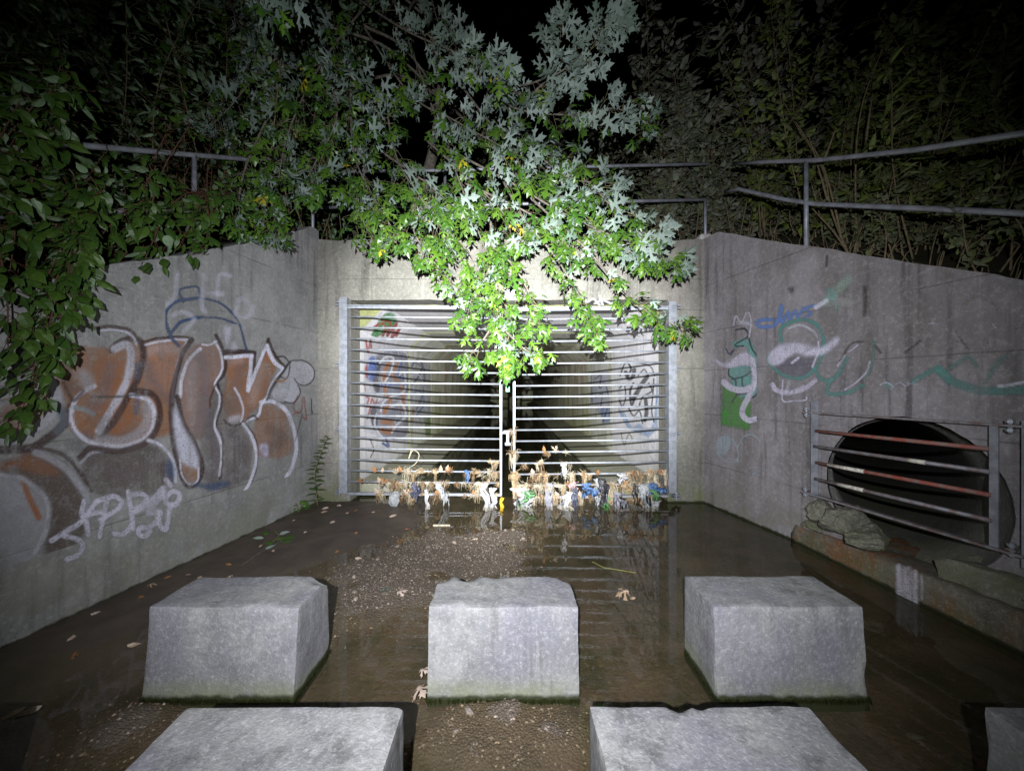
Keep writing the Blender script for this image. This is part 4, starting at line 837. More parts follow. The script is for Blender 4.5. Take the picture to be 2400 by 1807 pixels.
def post(px0, py0, px1, py1, wdt):
    a, b = rp(px0, py0), rp(px1, py1); b = Vector((a.x, a.y, b.z)); m = MB(); u = wd_ * wdt
    for d0, d1, e0, e1 in ((0, 1, 0.0, 0.012), (0, 0.12, 0.012, 0.07)):
        v = [p + u * s + wn_ * e for p in (a, b) for s in (d0, d1) for e in (e0, e1)]
        m.add(v, [(0, 1, 3, 2), (4, 6, 7, 5), (0, 4, 5, 1), (2, 3, 7, 6), (0, 2, 6, 4), (1, 5, 7, 3)])
    return fix_normals(m.build('post', M['zinc_dull'], gt))
post(1900, 940, 1900, 1160, 0.075); post(2318, 996, 2318, 1278, 0.045)
for (px, py) in ((1890, 966), (1888, 1152), (2368, 998), (2372, 1288)):
    c = rp(px, py); m = MB(); m.tube([c + Vector((0, 0, -0.05)), c + Vector((0, 0, 0.05))], 0.012, 8); m.tube([c + Vector((0, 0, 0.02)), c + Vector((0, 0, 0.04))], 0.024, 6); m.tube([c + Vector((0, 0, -0.04)), c + Vector((0, 0, -0.02))], 0.024, 6); m.build('bolt', M['zinc'], gt)
    m = MB(); m.bar(c + wn_ * -0.02, c + wn_ * (go * 0.97), 0.05, 0.012); m.build('bracket', M['grate'], gt)
m = MB(); c = rp(2398, 1000)
post(2394, 985, 2394, 1330, 0.05)

# ------------------------------------------------------------------ handrails
def rail_run(name, label, base, rails, posts, r=0.024):
    g = empty(name, base, label, 'handrail')
    for pts in rails: m = MB(); m.tube(pts, r, 10); m.build('rail', M['zinc_dull'], g, smooth=True)
    for a, b in posts:
        m = MB(); m.tube([a, b], r, 10); m.build('post', M['zinc_dull'], g, smooth=True)
    return g
def lw(Y, h, o=-0.14): return Vector((xl(Y) + o, Y, lump_l(Y) + h))
def rw(Y, h, o=0.14): return Vector((xr(Y) + o, Y, lump_r(Y) + h))
YR = 5.83
rail_run('handrail', 'steel pipe handrail above the orange graffiti wall, mostly under leaves', tuple(lw(3.8, 0)),
    [[lw(5.45, 1.02), lw(4.6, 0.99), lw(3.78, 1.0), lw(2.4, 1.0), lw(1.0, 1.0), lw(0.2, 1.0)], [lw(5.45, 0.47), lw(3.78, 0.44), lw(2.4, 0.47), lw(0.2, 0.46)]],
    [(lw(3.92, -0.1), lw(3.92, 1.0)), (lw(2.0, -0.1), lw(2.0, 1.0)), (lw(0.2, -0.1), lw(0.2, 1.0))])
def hwp(px, z): return Vector(((px - CX) / F * YR, YR, z))
rail_run('handrail', 'straight steel pipe handrail along the headwall behind the maple leaves', (0, YR, 4.0),
    [[hwp(700, 5.14), hwp(1040, 5.17), hwp(1380, 5.23), hwp(1655, 5.27)], [hwp(700, 4.58), hwp(1040, 4.61), hwp(1380, 4.67), hwp(1655, 4.71)]],
    [(hwp(733, 3.95), hwp(733, 5.14)), (hwp(1043, 3.95), hwp(1043, 5.17)), (hwp(1350, 3.95), hwp(1350, 5.22)), (hwp(1653, 3.95), hwp(1653, 4.71))])
rail_run('handrail', 'bent steel pipe handrail following the slope of the teal graffiti wall', tuple(rw(4.14, 0)),
    [[rw(5.3, 0.98), rw(4.75, 0.98), rw(4.14, 0.95), rw(3.3, 0.98), rw(2.6, 1.05), rw(1.2, 1.02), rw(0.2, 1.0)], [rw(5.45, 0.60), rw(5.2, 0.62), rw(4.5, 0.50), rw(4.14, 0.46), rw(3.2, 0.47), rw(2.6, 0.46), rw(0.2, 0.45)]],
    [(rw(4.26, -0.1), rw(4.26, 0.955)), (rw(2.0, -0.1), rw(2.0, 1.03)), (rw(0.2, -0.1), rw(0.2, 1.0))])
c = Vector((XR + 0.05, YR, 4.02)); v, f = rough_box(c.x - 0.09, c.x + 0.09, YR - 0.13, YR + 0.13, 3.98, 4.13, 0.03, 0.012, 0.02, 8.0)
tag(mesh_obj('post_footing', v, f, simple('pale_mortar', (0.48, 0.46, 0.44), 0.9, 0.3, 12, bump=0.6), smooth=True), 'crumbled pale mortar lump around the corner handrail post', 'footing')

# ------------------------------------------------------------------ baffle blocks
def baffle(xc, yf, hgt, seed, label, wdt=0.86, dep=0.40, chips=()):
    def sh(p):
        q = p.copy(); t = max(0.0, (yf + dep - p.y) / dep); q.y += 0.045 * (p.z / hgt) * t
        for (cx_, cy_, cz_, rr) in chips:
            d = (q - Vector((cx_, cy_, cz_))).length
            if d < rr: q.z -= (rr - d) * 0.55 * (1 + 0.5 * noise.noise(q * 14)); q.y -= (rr - d) * 0.2
        q.z += 0.008 * noise.noise(q * 2.2 + Vector((seed, 0, 0)))
        return q
    v, f = rough_box(xc - wdt / 2, xc + wdt / 2, yf, yf + dep, -0.14, hgt, 0.020, 0.0045, 0.007, seed, sh, 0.06)
    o = mesh_obj('baffle_block', v, f, M['block'], smooth=True); crisp(o, 28); tag(o, label, 'concrete block', 'baffle blocks set in the stream')
    # ragged moss fringe along the waterline
    m = MB(); rnd = random.Random(int(seed * 10))
    for _ in range(260):
        s = rnd.random(); side = rnd.random()
        if side < 0.62: p = Vector((xc - wdt / 2 + wdt * s, yf - 0.006, 0))
        elif side < 0.81: p = Vector((xc - wdt / 2 - 0.006, yf + dep * s, 0))
        else: p = Vector((xc + wdt / 2 + 0.006, yf + dep * s, 0))
        h = rnd.uniform(0.002, 0.012); d = Vector((rnd.uniform(-0.012, 0.012), rnd.uniform(-0.016, 0.0) if side < 0.62 else 0, -0.012))
        ww = rnd.uniform(0.004, 0.010)
        m.add([p + Vector((-ww, 0, h * 0.4)), p + Vector((ww, 0, h * 0.5)), p + Vector((0, 0.004, h)), p + d * 0.6 + Vector((0, -0.004, -0.012))], [(0, 1, 2), (0, 3, 1), (1, 3, 2), (2, 3, 0)])
    mo = m.build('moss', M['moss'], o); mo['kind'] = 'stuff'
    return o
baffle(-1.655, 2.086, 0.495, 1.3, 'concrete baffle block nearest the orange graffiti wall in the row by the gravel', chips=((-1.24, 2.48, 0.50, 0.10),))
baffle(-0.05, 2.086, 0.495, 2.6, 'concrete baffle block standing in line with the gate latch, gravel heaped at its foot', chips=((-0.30, 2.50, 0.50, 0.09), (0.40, 2.50, 0.50, 0.10), (-0.49, 2.50, 0.50, 0.12)))
baffle(1.583, 2.086, 0.495, 3.9, 'concrete baffle block nearest the drain, with a dark moss skirt')
baffle(-0.855, 1.07, 0.49, 5.1, 'concrete baffle block with a thin crack across its wide flat top', dep=0.40)
baffle(0.735, 1.06, 0.50, 6.4, 'concrete baffle block with a broken notched back edge', dep=0.40, chips=((0.66, 1.475, 0.52, 0.055), (0.74, 1.475, 0.52, 0.045)))
baffle(2.30, 1.07, 0.49, 7.7, 'dark concrete baffle block in the shade below the footing ledge')
baffle(-2.46, 1.07, 0.49, 8.8, 'dark concrete baffle block close under the orange graffiti wall')

# ------------------------------------------------------------------ leaves
from mathutils.geometry import tessellate_polygon
MAPLE = [(0.0, 0.02), (0.05, -0.01), (0.18, 0.05), (0.36, 0.00), (0.25, 0.12), (0.09, 0.20), (0.24, 0.32), (0.38, 0.33), (0.52, 0.29), (0.49, 0.41), (0.70, 0.60), (0.49, 0.55), (0.45, 0.67), (0.33, 0.50), (0.075, 0.40), (0.09, 0.58), (0.24, 0.66), (0.18, 0.74), (0.27, 0.87), (0.13, 0.83), (0.0, 1.10)]
OV = [(0.0, 0.0), (0.16, 0.06), (0.27, 0.22), (0.30, 0.42), (0.24, 0.64), (0.12, 0.84), (0.0, 1.05)]
LAN = [(0.0, 0.0), (0.09, 0.10), (0.15, 0.35), (0.12, 0.65), (0.0, 1.05)]
def leaf_template(halfo, mids, fold, curl, seed, th=0.006):
    """right half outline plus midrib, mirrored, with a thin underside"""
    rnd = random.Random(seed); ring = halfo + [(0.0, y) for y in mids]; nr = len(ring)
    tr_ = [tuple(t) for t in tessellate_polygon([[Vector((x, y, 0)) for x, y in ring]])]
    tr_ = [t if ((ring[t[1]][0] - ring[t[0]][0]) * (ring[t[2]][1] - ring[t[0]][1]) - (ring[t[1]][1] - ring[t[0]][1]) * (ring[t[2]][0] - ring[t[0]][0])) > 0 else (t[0], t[2], t[1]) for t in tr_]
    pts = list(ring); mir = {}
    for i_, (x, y) in enumerate(ring):
        if x < 1e-6: mir[i_] = i_
        else: mir[i_] = len(pts); pts.append((-x, y))
    tris = tr_ + [(mir[a], mir[c], mir[b]) for a, b, c in tr_]
    def z(x, y): return -fold * abs(x) - curl * (y - 0.3) ** 2 + 0.08 * math.sin(7 * x + seed) * abs(x) + rnd.uniform(-0.012, 0.012) - (0.12 * (abs(x) - 0.4) if abs(x) > 0.4 else 0)
    P = [(x * (1 + rnd.uniform(-0.10, 0.10)), y * (1 + rnd.uniform(-0.04, 0.04)), z(x, y)) for x, y in pts]; n = len(P)
    V = P + [(x, y, zz - th) for x, y, zz in P]
    Fc = tris + [(a + n, c + n, b + n) for a, b, c in tris]
    return np.array(V), np.array(Fc), np.array([0] * len(tris) + [1] * len(tris))
TPL = {'maple': [leaf_template(MAPLE, (0.80, 0.55, 0.30), 0.15 + 0.14 * k, 0.15 + 0.15 * k, k) for k in range(4)],
       'ovate': [leaf_template(OV, (0.70, 0.35), 0.25 + 0.12 * k, 0.15 + 0.15 * k, 10 + k) for k in range(3)],
       'lance': [leaf_template(LAN, (0.70, 0.35), 0.25 + 0.15 * k, 0.2 + 0.2 * k, 20 + k) for k in range(3)]}
LM = {}
def leaf_mesh(kind, k, mats):
    key = (kind, k, mats)
    if key not in LM:
        V, Fc, mi = TPL[kind][k]; me = bpy.data.meshes.new('leaf'); me.from_pydata(V.tolist(), [], Fc.tolist())
        for q in mats: me.materials.append(M[q])
        me.polygons.foreach_set('material_index', mi.astype(np.int32)); me.update(); LM[key] = me
    return LM[key]
GAPDIR = (lw(3.92, 0.95) - Vector((0, 0, H))).normalized()
class Leaves:
    def __init__(s): s.p = []; s.d = []; s.n = []; s.s = []; s.m = []
    def add(s, p, d, n, size, m=0):
        if p[0] < -1.2 and 1 < p[1] < 5.2:                # keep an open gap round the wing wall rail post
            if (Vector(p) - lw(3.92, 0.95)).cross(GAPDIR).length < 0.30 and p[2] > lump_l(3.92) + 0.36: return
        s.p.append(tuple(p)); s.d.append(tuple(d)); s.n.append(tuple(n)); s.s.append(size); s.m.append(m)
    def frames(s):
        p = np.array(s.p); y = np.array(s.d); y /= np.linalg.norm(y, axis=1)[:, None]; z = np.array(s.n)
        z = z - (z * y).sum(1)[:, None] * y; z /= np.maximum(np.linalg.norm(z, axis=1), 1e-6)[:, None]; x = np.cross(y, z)
        return p, np.stack([x, y, z], 2), np.array(s.s), np.array(s.m)
    def build(s, parent, kind, matsets, single=300):
        """the leaves that show largest become objects of their own, the rest one joined part"""
        p, Rm, sz, mm = s.frames(); org = np.array(origin_of(parent)); N = len(p)
        dz = np.maximum(p[:, 1], 0.3); u = CX + F * p[:, 0] / dz; v_ = CY - F * (p[:, 2] - H) / dz
        vis = (u > 0) & (u < 2400) & (v_ > 0) & (v_ < 1807) & (p[:, 1] > 0.3)
        score = np.where(vis, sz / dz * (0.7 + 0.6 * RNG.random(N)), 0); order = np.argsort(-score)
        k_ = RNG.integers(0, len(TPL[kind]), N); solo = set(order[:single].tolist())
        for i in order[:single]:
            o = bpy.data.objects.new('leaf', leaf_mesh(kind, int(k_[i]), matsets[mm[i]])); COL.objects.link(o); o.parent = parent
            T = np.eye(4); T[:3, :3] = Rm[i] * sz[i]; T[:3, 3] = p[i] - org; o.matrix_local = Matrix(T.tolist())
        rest = order[single:]
        if len(rest) == 0: return
        VV, FF, MI, TN = [], [], [], []; base = 0
        allm = sorted({q for ms_ in matsets for q in ms_}); mid = {q: i for i, q in enumerate(allm)}
        for kk in range(len(TPL[kind])):
            for mset in range(len(matsets)):
                r = rest[(k_[rest] == kk) & (mm[rest] == mset)]
                if len(r) == 0: continue
                V, Fc, mi = TPL[kind][kk]
                W = np.einsum('nij,vj->nvi', Rm[r] * sz[r][:, None, None], V) + p[r][:, None, :]
                VV.append(W.reshape(-1, 3)); n = len(V)
                FF.append((Fc[None] + (np.arange(len(r)) * n)[:, None, None] + base).reshape(-1, 3))
                mp = np.array([mid[q] for q in matsets[mset]]); MI.append(np.tile(mp[mi], len(r))); TN.append(np.repeat(RNG.random(len(r)), n)); base += len(r) * n
        VV = np.concatenate(VV); FF = np.concatenate(FF); MI = np.concatenate(MI); TN = np.concatenate(TN)
        o = mesh_obj('foliage', VV, FF.tolist(), [M[q] for q in allm], parent, tuple(org), MI); o['kind'] = 'stuff'
        at_ = o.data.attributes.new('tone', 'FLOAT', 'POINT'); at_.data.foreach_set('value', TN)
        return o
def rv(a=1.0): return Vector((random.uniform(-a, a), random.uniform(-a, a), random.uniform(-a, a)))
def curve3(pts, n=8):
    return [Vector(p) for p in smooth_line([tuple(p) for p in pts], n)]

# ------------------------------------------------------------------ silver maple hanging over the headwall
mp_base = Vector((-1.9, 7.2, bank_h(-1.9, 7.2)))
maple = empty('silver_maple', tuple(mp_base), 'silver maple with lobed green leaves hanging over the headwall and gate', 'tree')
fork = Vector((-1.2, 6.2, 6.6)); top_ = Vector((-1.6, 5.9, 9.0))
m = MB(); tk = curve3([mp_base + Vector((0, 0, -0.2)), Vector((-1.75, 6.9, 5.0)), fork, top_]); m.tube(tk, [0.15 - 0.11 * i / (len(tk) - 1) for i in range(len(tk))], 10); m.build('trunk', M['bark'], maple, smooth=True)
LV = Leaves(); TW = MB()
F1 = (980, 120, 5.9)
BR = [ # px, py, depth waypoints; share of leaves showing the pale side; twig spread
 ([(900, -60, 5.7), (980, 160, 5.2), (1060, 380, 4.9), (1120, 540, 4.8), (1165, 660, 4.75), (1180, 760, 4.75), (1190, 850, 4.75)], 0.08, 0.17),
 ([(1050, 350, 4.9), (1200, 430, 4.75), (1320, 500, 4.7), (1450, 560, 4.7), (1540, 600, 4.7), (1590, 622, 4.7)], 0.25, 0.13),
 ([(1250, 470, 4.8), (1370, 580, 4.75), (1460, 680, 4.75), (1530, 740, 4.75), (1600, 768, 4.75)], 0.10, 0.13),
 ([(1230, 520, 4.8), (1300, 600, 4.75), (1350, 680, 4.7), (1390, 735, 4.7), (1402, 775, 4.7)], 0.06, 0.10),
 ([(1060, 100, 5.2), (1180, 240, 4.8), (1330, 270, 4.5), (1440, 255, 4.4), (1515, 290, 4.4)], 0.62, 0.20),
 ([(950, 40, 5.4), (1150, 190, 4.8), (1290, 180, 4.3), (1380, 110, 4.1), (1450, 45, 4.0)], 0.9, 0.16),
 ([(1240, 230, 4.6), (1300, 160, 4.3), (1315, 70, 4.1)], 0.9, 0.12),
 ([(760, -60, 5.2), (930, 60, 4.7), (1060, 120, 4.4), (1120, 150, 4.3), (1180, 170, 4.3)], 0.75, 0.2),
 ([(850, 60, 5.2), (960, 220, 4.8), (1060, 280, 4.6), (1150, 330, 4.5), (1220, 370, 4.5)], 0.55, 0.22),
 ([(900, -40, 5.3), (760, 140, 4.9), (680, 300, 4.6), (650, 440, 4.5), (640, 540, 4.5)], 0.22, 0.26),
 ([(820, 200, 5.0), (830, 360, 4.7), (880, 470, 4.6), (930, 550, 4.6)], 0.16, 0.26),
 ([(760, 60, 5.0), (620, 160, 4.7), (540, 250, 4.5), (490, 300, 4.4)], 0.4, 0.24),
 ([(700, -80, 4.4), (650, -30, 3.3), (625, 10, 3.0)], 0.9, 0.08),
 ([(980, 400, 4.9), (970, 540, 4.75), (1030, 620, 4.7), (1070, 690, 4.7)], 0.08, 0.15),
 ([(1250, 330, 4.9), (1370, 420, 4.6), (1430, 480, 4.5), (1490, 530, 4.5), (1530, 560, 4.5)], 0.45, 0.15),
 ([(740, 120, 5.0), (790, 260, 4.7), (740, 380, 4.6), (700, 450, 4.6)], 0.25, 0.24),
 ([(900, 220, 5.0), (930, 370, 4.8), (990, 470, 4.7), (1040, 550, 4.7)], 0.18, 0.24),
 ([(640, 250, 4.7), (580, 380, 4.5), (560, 470, 4.4), (570, 530, 4.4)], 0.12, 0.2),
 ([(1130, 560, 4.8), (1200, 620, 4.7), (1240, 690, 4.7), (1255, 760, 4.7)], 0.06, 0.13),
 ([(1170, 740, 4.75), (1130, 800, 4.7), (1100, 835, 4.7)], 0.04, 0.10),
 ([(1180, 770, 4.75), (1225, 815, 4.7), (1262, 835, 4.7)], 0.04, 0.09),
 ([(860, 380, 4.8), (840, 480, 4.6), (870, 560, 4.6)], 0.10, 0.2),
 ([(600, -60, 5.2), (700, 80, 4.9), (820, 180, 4.8), (900, 280, 4.7)], 0.45, 0.28),
 ([(520, -60, 5.2), (560, 60, 4.8), (640, 200, 4.7)], 0.35, 0.28),
 ([(1000, -60, 5.4), (1030, 60, 5.0), (1090, 130, 4.8)], 0.8, 0.2),
 ([(1180, 300, 4.9), (1280, 380, 4.7), (1340, 420, 4.6), (1430, 430, 4.6)], 0.42, 0.16),
 ([(1150, 520, 4.8), (1150, 620, 4.7), (1110, 690, 4.7), (1095, 740, 4.7)], 0.05, 0.12),
 ([(930, 430, 4.8), (1010, 510, 4.7), (1090, 580, 4.7), (1120, 640, 4.7)], 0.10, 0.16),
 ([(1000, 330, 4.9), (1100, 420, 4.8), (1180, 500, 4.7), (1220, 560, 4.7)], 0.2, 0.2),
 ([(1180, 330, 4.9), (1290, 440, 4.75), (1370, 510, 4.7), (1420, 570, 4.7)], 0.2, 0.17),
 ([(900, 360, 4.9), (1000, 430, 4.75), (1080, 500, 4.7)], 0.2, 0.2),
 ([(1080, 200, 5.0), (1160, 300, 4.8), (1250, 360, 4.7), (1330, 370, 4.7)], 0.35, 0.2),
 ([(1090, 430, 4.9), (1220, 490, 4.75), (1300, 540, 4.7), (1340, 590, 4.7)], 0.18, 0.18),
]
def silver_twig(p, out, size, share, nleaf):
    for _ in range(nleaf):
        sil = random.random() < share
        if sil:                                            # blade raised, pale underside turned to the stream
            d = (Vector((0.75, -0.25, -0.15)) + rv(0.75) + out * 0.4).normalized(); n = Vector((random.uniform(-0.3, 0.5), 0.75, 0.45)) + rv(0.35)
        else:                                              # blade drooping, green face out
            d = (Vector((0, -0.25, -0.75)) + rv(0.75) + out * 0.3).normalized(); n = Vector((0, -0.55, 0.65)) + rv(0.55)
        pet = (out * 0.5 + rv(0.7) + Vector((0, -0.1, -0.1))).normalized() * size * random.uniform(0.5, 1.0); b = p + pet
        if TW is not None: TW.tube([p, p + pet * 0.5 + Vector((0, 0, 0.01)), b], [0.0022, 0.0016, 0.0014], 3, 1, False)
        LV.add(b, d, n, size * random.uniform(0.55, 1.15), 1 if random.random() < (0.012 if not sil else 0.0) else 0)
for pts, share, spread in BR:
    C = curve3([at(*q) for q in pts], 14); L = sum((C[i + 1] - C[i]).length for i in range(len(C) - 1))
    bmb = MB(); bmb.tube(C, [max(0.003, 0.016 * (1 - i / len(C)) ** 0.8) for i in range(len(C))], 6); bmb.build('branch', M['bark'], maple, smooth=True)
    nt = int(L / (0.10 if share > 0.6 else 0.060 if pts[-1][0] < 960 else 0.078))
    for k in range(nt):
        t = 0.12 + 0.88 * (k + random.random()) / nt; i = min(int(t * (len(C) - 1)), len(C) - 2); p0 = C[i].lerp(C[i + 1], t * (len(C) - 1) - i)
        tang = (C[i + 1] - C[i]).normalized(); side = (rv().cross(tang)).normalized()
        out = (side * 0.9 + tang * 0.6 + Vector((0, -0.1, -0.15))).normalized(); ln = spread * random.uniform(0.25, 1.1) * (1.0 - 0.45 * t)
        p1 = p0 + out * ln + Vector((0, 0, -0.15 * ln))
        TW.tube([p0, p0.lerp(p1, 0.5) + Vector((0, 0, 0.015)), p1], [0.004, 0.003, 0.002], 4, 0, False)
        silver_twig(p1, out, random.choice((0.12, 0.15, 0.17, 0.20)), share, random.choice((2, 2, 3, 3)))
    silver_twig(C[-1], (C[-1] - C[-4]).normalized(), 0.165, share, 4)
TWo = TW.build('twigs', [M['bark'], M['twig']], maple, tuple(mp_base)); TWo['kind'] = 'stuff'
LV.build(maple, 'maple', [('m_top', 'm_bot'), ('m_yel', 'm_yel')])
print('maple leaves', len(LV.p))
# limbs from the trunk to the branch roots
m = MB()
for pts, _, _ in BR[:12]:
    a = at(*pts[0]); src = fork if a.z < 7 else fork.lerp(top_, 0.5); m.tube(curve3([src, src.lerp(a, 0.5) + Vector((0, 0, 0.25)), a], 6), 0.02, 6)
m.build('limb', M['bark'], maple, smooth=True)

# ------------------------------------------------------------------ shrubs
def bush(name, label, base, branches, kind, size, mats, per=0.05, spread=0.2, stem_r=0.012, single=300, twigmat='twig', nl=(2, 3, 4), droop=0.5, group=None, face=0.6, cat='shrub'):
    g = empty(name, tuple(base), label, cat, group); LVb = Leaves(); tw = MB(); st = MB()
    for pts in branches:
        C = curve3(pts, 10); L = sum((C[i + 1] - C[i]).length for i in range(len(C) - 1))
        sm = MB(); sm.tube(C, [max(0.0025, stem_r * (1 - 0.85 * i / len(C))) for i in range(len(C))], 6); sm.build('stem', M[twigmat], g, smooth=True)
        nt = max(3, int(L / per))
        for k in range(nt):
            t = 0.25 + 0.75 * (k + random.random()) / nt; i = min(int(t * (len(C) - 1)), len(C) - 2); p0 = C[i].lerp(C[i + 1], t * (len(C) - 1) - i)
            tang = (C[i + 1] - C[i]).normalized(); side = rv().cross(tang).normalized(); out = (side + tang * 0.5).normalized(); ln = spread * random.uniform(0.2, 1.0)
            p1 = p0 + out * ln; tw.tube([p0, p1], [0.003, 0.0015], 3, 0, False)
            for q in range(random.choice(nl)):
                f = random.uniform(0.35, 1.0); b = p0.lerp(p1, f) + rv(size * 0.3)
                d = (out * 0.6 + Vector((0, -0.2, -droop)) + rv(0.6)).normalized(); n = Vector((0, -face, 0.8)) + rv(0.6)
                LVb.add(b, d, n, size * random.uniform(0.4, 1.3), 0)
    if tw.v: o = tw.build('twigs', M[twigmat], g, tuple(base)); o['kind'] = 'stuff'
    LVb.build(g, kind, [mats], single); return g
# left: broad ovate leaves spilling over the wing wall
lb = []
for (tip, Y) in (((480, 590), 3.75), ((500, 500), 3.9), ((420, 580), 3.6), ((320, 650), 3.35), ((280, 600), 3.3), ((170, 640), 2.75), ((150, 700), 2.7), ((120, 860), 2.6), ((70, 950), 2.5), ((40, 1010), 2.45), ((60, 760), 2.55), ((20, 660), 2.5), ((20, 860), 2.4), ((90, 620), 2.7), ((230, 560), 3.1), ((380, 500), 3.6)):
    T = at(tip[0], tip[1], Y); ym = T.y + random.uniform(0.1, 0.5); r0 = Vector((xl(ym) - random.uniform(0.5, 0.9), ym, lump_l(ym) - 0.1)); up = Vector((xl(ym) - 0.15, ym - 0.05, max(lump_l(ym) + random.uniform(0.35, 0.6), T.z + 0.3)))
    lb.append([r0, up, up.lerp(T, 0.55) + Vector((0.10, -0.03, 0.12)), T])
for _ in range(26):
    ym = random.uniform(2.3, 4.9); r0 = Vector((xl(ym) - random.uniform(0.4, 1.3), ym, lump_l(ym) - 0.1)); T = r0 + Vector((random.uniform(-0.2, 0.5), random.uniform(-0.5, 0.3), random.uniform(0.7, 2.0)))
    lb.append([r0, r0.lerp(T, 0.5) + rv(0.12), T])
for _ in range(16):
    ym = random.uniform(2.0, 3.7); r0 = Vector((xl(ym) - random.uniform(0.32, 0.5), ym, lump_l(ym) - 0.1)); T = Vector((xl(ym) + random.uniform(0.0, 0.25), ym - random.uniform(0.0, 0.4), lump_l(ym) + random.uniform(0.5, 1.5)))
    lb.append([r0, r0.lerp(T, 0.5) + Vector((-0.05, 0, 0.15)), T])
bush('leafy_shrub', 'shrub with broad oval leaves spilling over the orange graffiti wall', (xl(3.2) - 0.6, 3.2, lump_l(3.2) - 0.1), lb, 'ovate', 0.108, ('o_top', 'o_bot'), per=0.05, spread=0.2, twigmat='redtwig', nl=(2, 3), droop=0.6)
def thicket(name, label, n, box, hz, kind, size, mats, per, spread, single, twigmat='drystem', stem_r=0.010, lean=0.35, nl=(2, 3, 4), group=None, cat='shrub'):
    (x0, x1), (y0, y1) = box; bs = []
    for _ in range(n):
        x, y_ = random.uniform(x0, x1), random.uniform(y0, y1); r0 = Vector((x, y_, bank_h(x, y_) - 0.05)); hgt = random.uniform(*hz)
        T = r0 + Vector((random.uniform(-lean, lean), random.uniform(-lean, lean * 0.6), 1)) * hgt
        bs.append([r0, r0.lerp(T, 0.5) + rv(0.10 * hgt), T])
    return bush(name, label, ((x0 + x1) / 2, (y0 + y1) / 2, bank_h((x0 + x1) / 2, (y0 + y1) / 2)), bs, kind, size, mats, per, spread, stem_r, single, twigmat, nl, 0.3, group, 0.5, cat)
thicket('bank_shrub', 'tall grey green shrub with small leaves behind the corner handrail post', 46, ((2.4, 4.8), (6.1, 7.2)), (1.0, 4.4), 'ovate', 0.125, ('s_top', 's_bot'), 0.045, 0.34, 300)
thicket('bank_shrub', 'olive leaved shrub behind the bent handrail on the slope', 46, ((3.75, 5.6), (4.2, 6.2)), (0.5, 2.9), 'ovate', 0.105, ('q_top', 'q_bot'), 0.05, 0.28, 300)
thicket('bank_shrub', 'low dense small leaved growth crowding the top of the teal graffiti wall', 60, ((3.75, 4.7), (2.5, 5.5)), (0.25, 0.9), 'ovate', 0.075, ('s_top', 'q_bot'), 0.035, 0.18, 300)
thicket('bank_shrub', 'dark sparse shrub low on the slope beside the drain wall', 30, ((4.0, 5.4), (2.6, 4.4)), (0.5, 2.3), 'lance', 0.13, ('q_top', 'q_bot'), 0.07, 0.24, 250)
thicket('bank_shrub', 'low dark undergrowth behind the straight headwall handrail', 46, ((-2.6, 3.2), (6.3, 7.6)), (0.4, 1.3), 'ovate', 0.07, ('s_top', 's_bot'), 0.05, 0.22, 300)
thicket('bank_shrub', 'dark shrub mass rising behind the oval leaved shrub', 52, ((-5.6, -3.1), (4.9, 7.4)), (1.0, 5.6), 'ovate', 0.11, ('o_top', 'o_bot'), 0.055, 0.36, 300)
thicket('bank_shrub', 'tall dim shrub at the far end of the orange graffiti wall bank', 30, ((-6.6, -4.3), (2.6, 4.6)), (1.0, 4.0), 'lance', 0.12, ('o_top', 'o_bot'), 0.06, 0.34, 300)
thicket('far_tree', 'dim tree far behind the maple above the headwall', 26, ((-0.8, 2.4), (9.5, 11.5)), (3.0, 6.0), 'ovate', 0.14, ('s_top', 's_bot'), 0.08, 0.5, 200, cat='tree', stem_r=0.03)
# bare forked stems and dry grass on the right bank
def stems(name, label, curves, r, mat, cat):
    b = curves[0][0]; g = empty(name, tuple(b), label, cat)
    for c in curves: m = MB(); C = curve3(c, 6); m.tube(C, [max(0.003, r * (1 - 0.75 * i / len(C))) for i in range(len(C))], 6); m.build('stem', M[mat], g, smooth=True)
    return g
def rpt(px, py, o=-0.40): return on_right(px, py, o)
stems('bare_sapling', 'bare forked pale stems leaning against the bent handrail', [[rpt(1995, 605), rpt(1955, 545), rpt(1905, 490), rpt(1890, 470)], [rpt(1990, 600), rpt(1965, 540), rpt(1945, 480), rpt(1925, 390), rpt(1850, 270)], [rpt(1940, 470), rpt(1920, 400), rpt(1890, 300)], [rpt(1970, 550), rpt(1955, 480), rpt(1925, 380), rpt(1880, 310), rpt(1830, 230)], [rpt(1930, 380), rpt(1960, 300)]], 0.013, 'drystem', 'sapling')
stems('bare_sapling', 'tall thin bare stem rising above the olive shrub', [[rpt(2010, 600, -0.7), rpt(2005, 400, -0.7), rpt(2020, 250, -0.7), rpt(2070, 110, -0.7)], [rpt(2030, 330, -0.7), rpt(2045, 220, -0.7)]], 0.012, 'drystem', 'sapling')
gr = MB()
for _ in range(90):
    yy = random.uniform(2.3, 5.6); p = Vector((xr(yy) + 0.36 + abs(random.gauss(0, 0.15)), yy, lump_r(yy) - 0.16)); h = random.uniform(0.08, 0.36); e = p + Vector((random.uniform(-0.2, 0.1), random.uniform(-0.22, 0.22), h))
    gr.tube([p, p.lerp(e, 0.5) + Vector((0, 0, 0.04)), e], [0.006, 0.0045, 0.002], 3, 0, False)
tag(gr.build('dry_grass', M['drystem']), 'dry stalks along the top of the teal graffiti wall', 'grass', kind='stuff')
gr = MB()
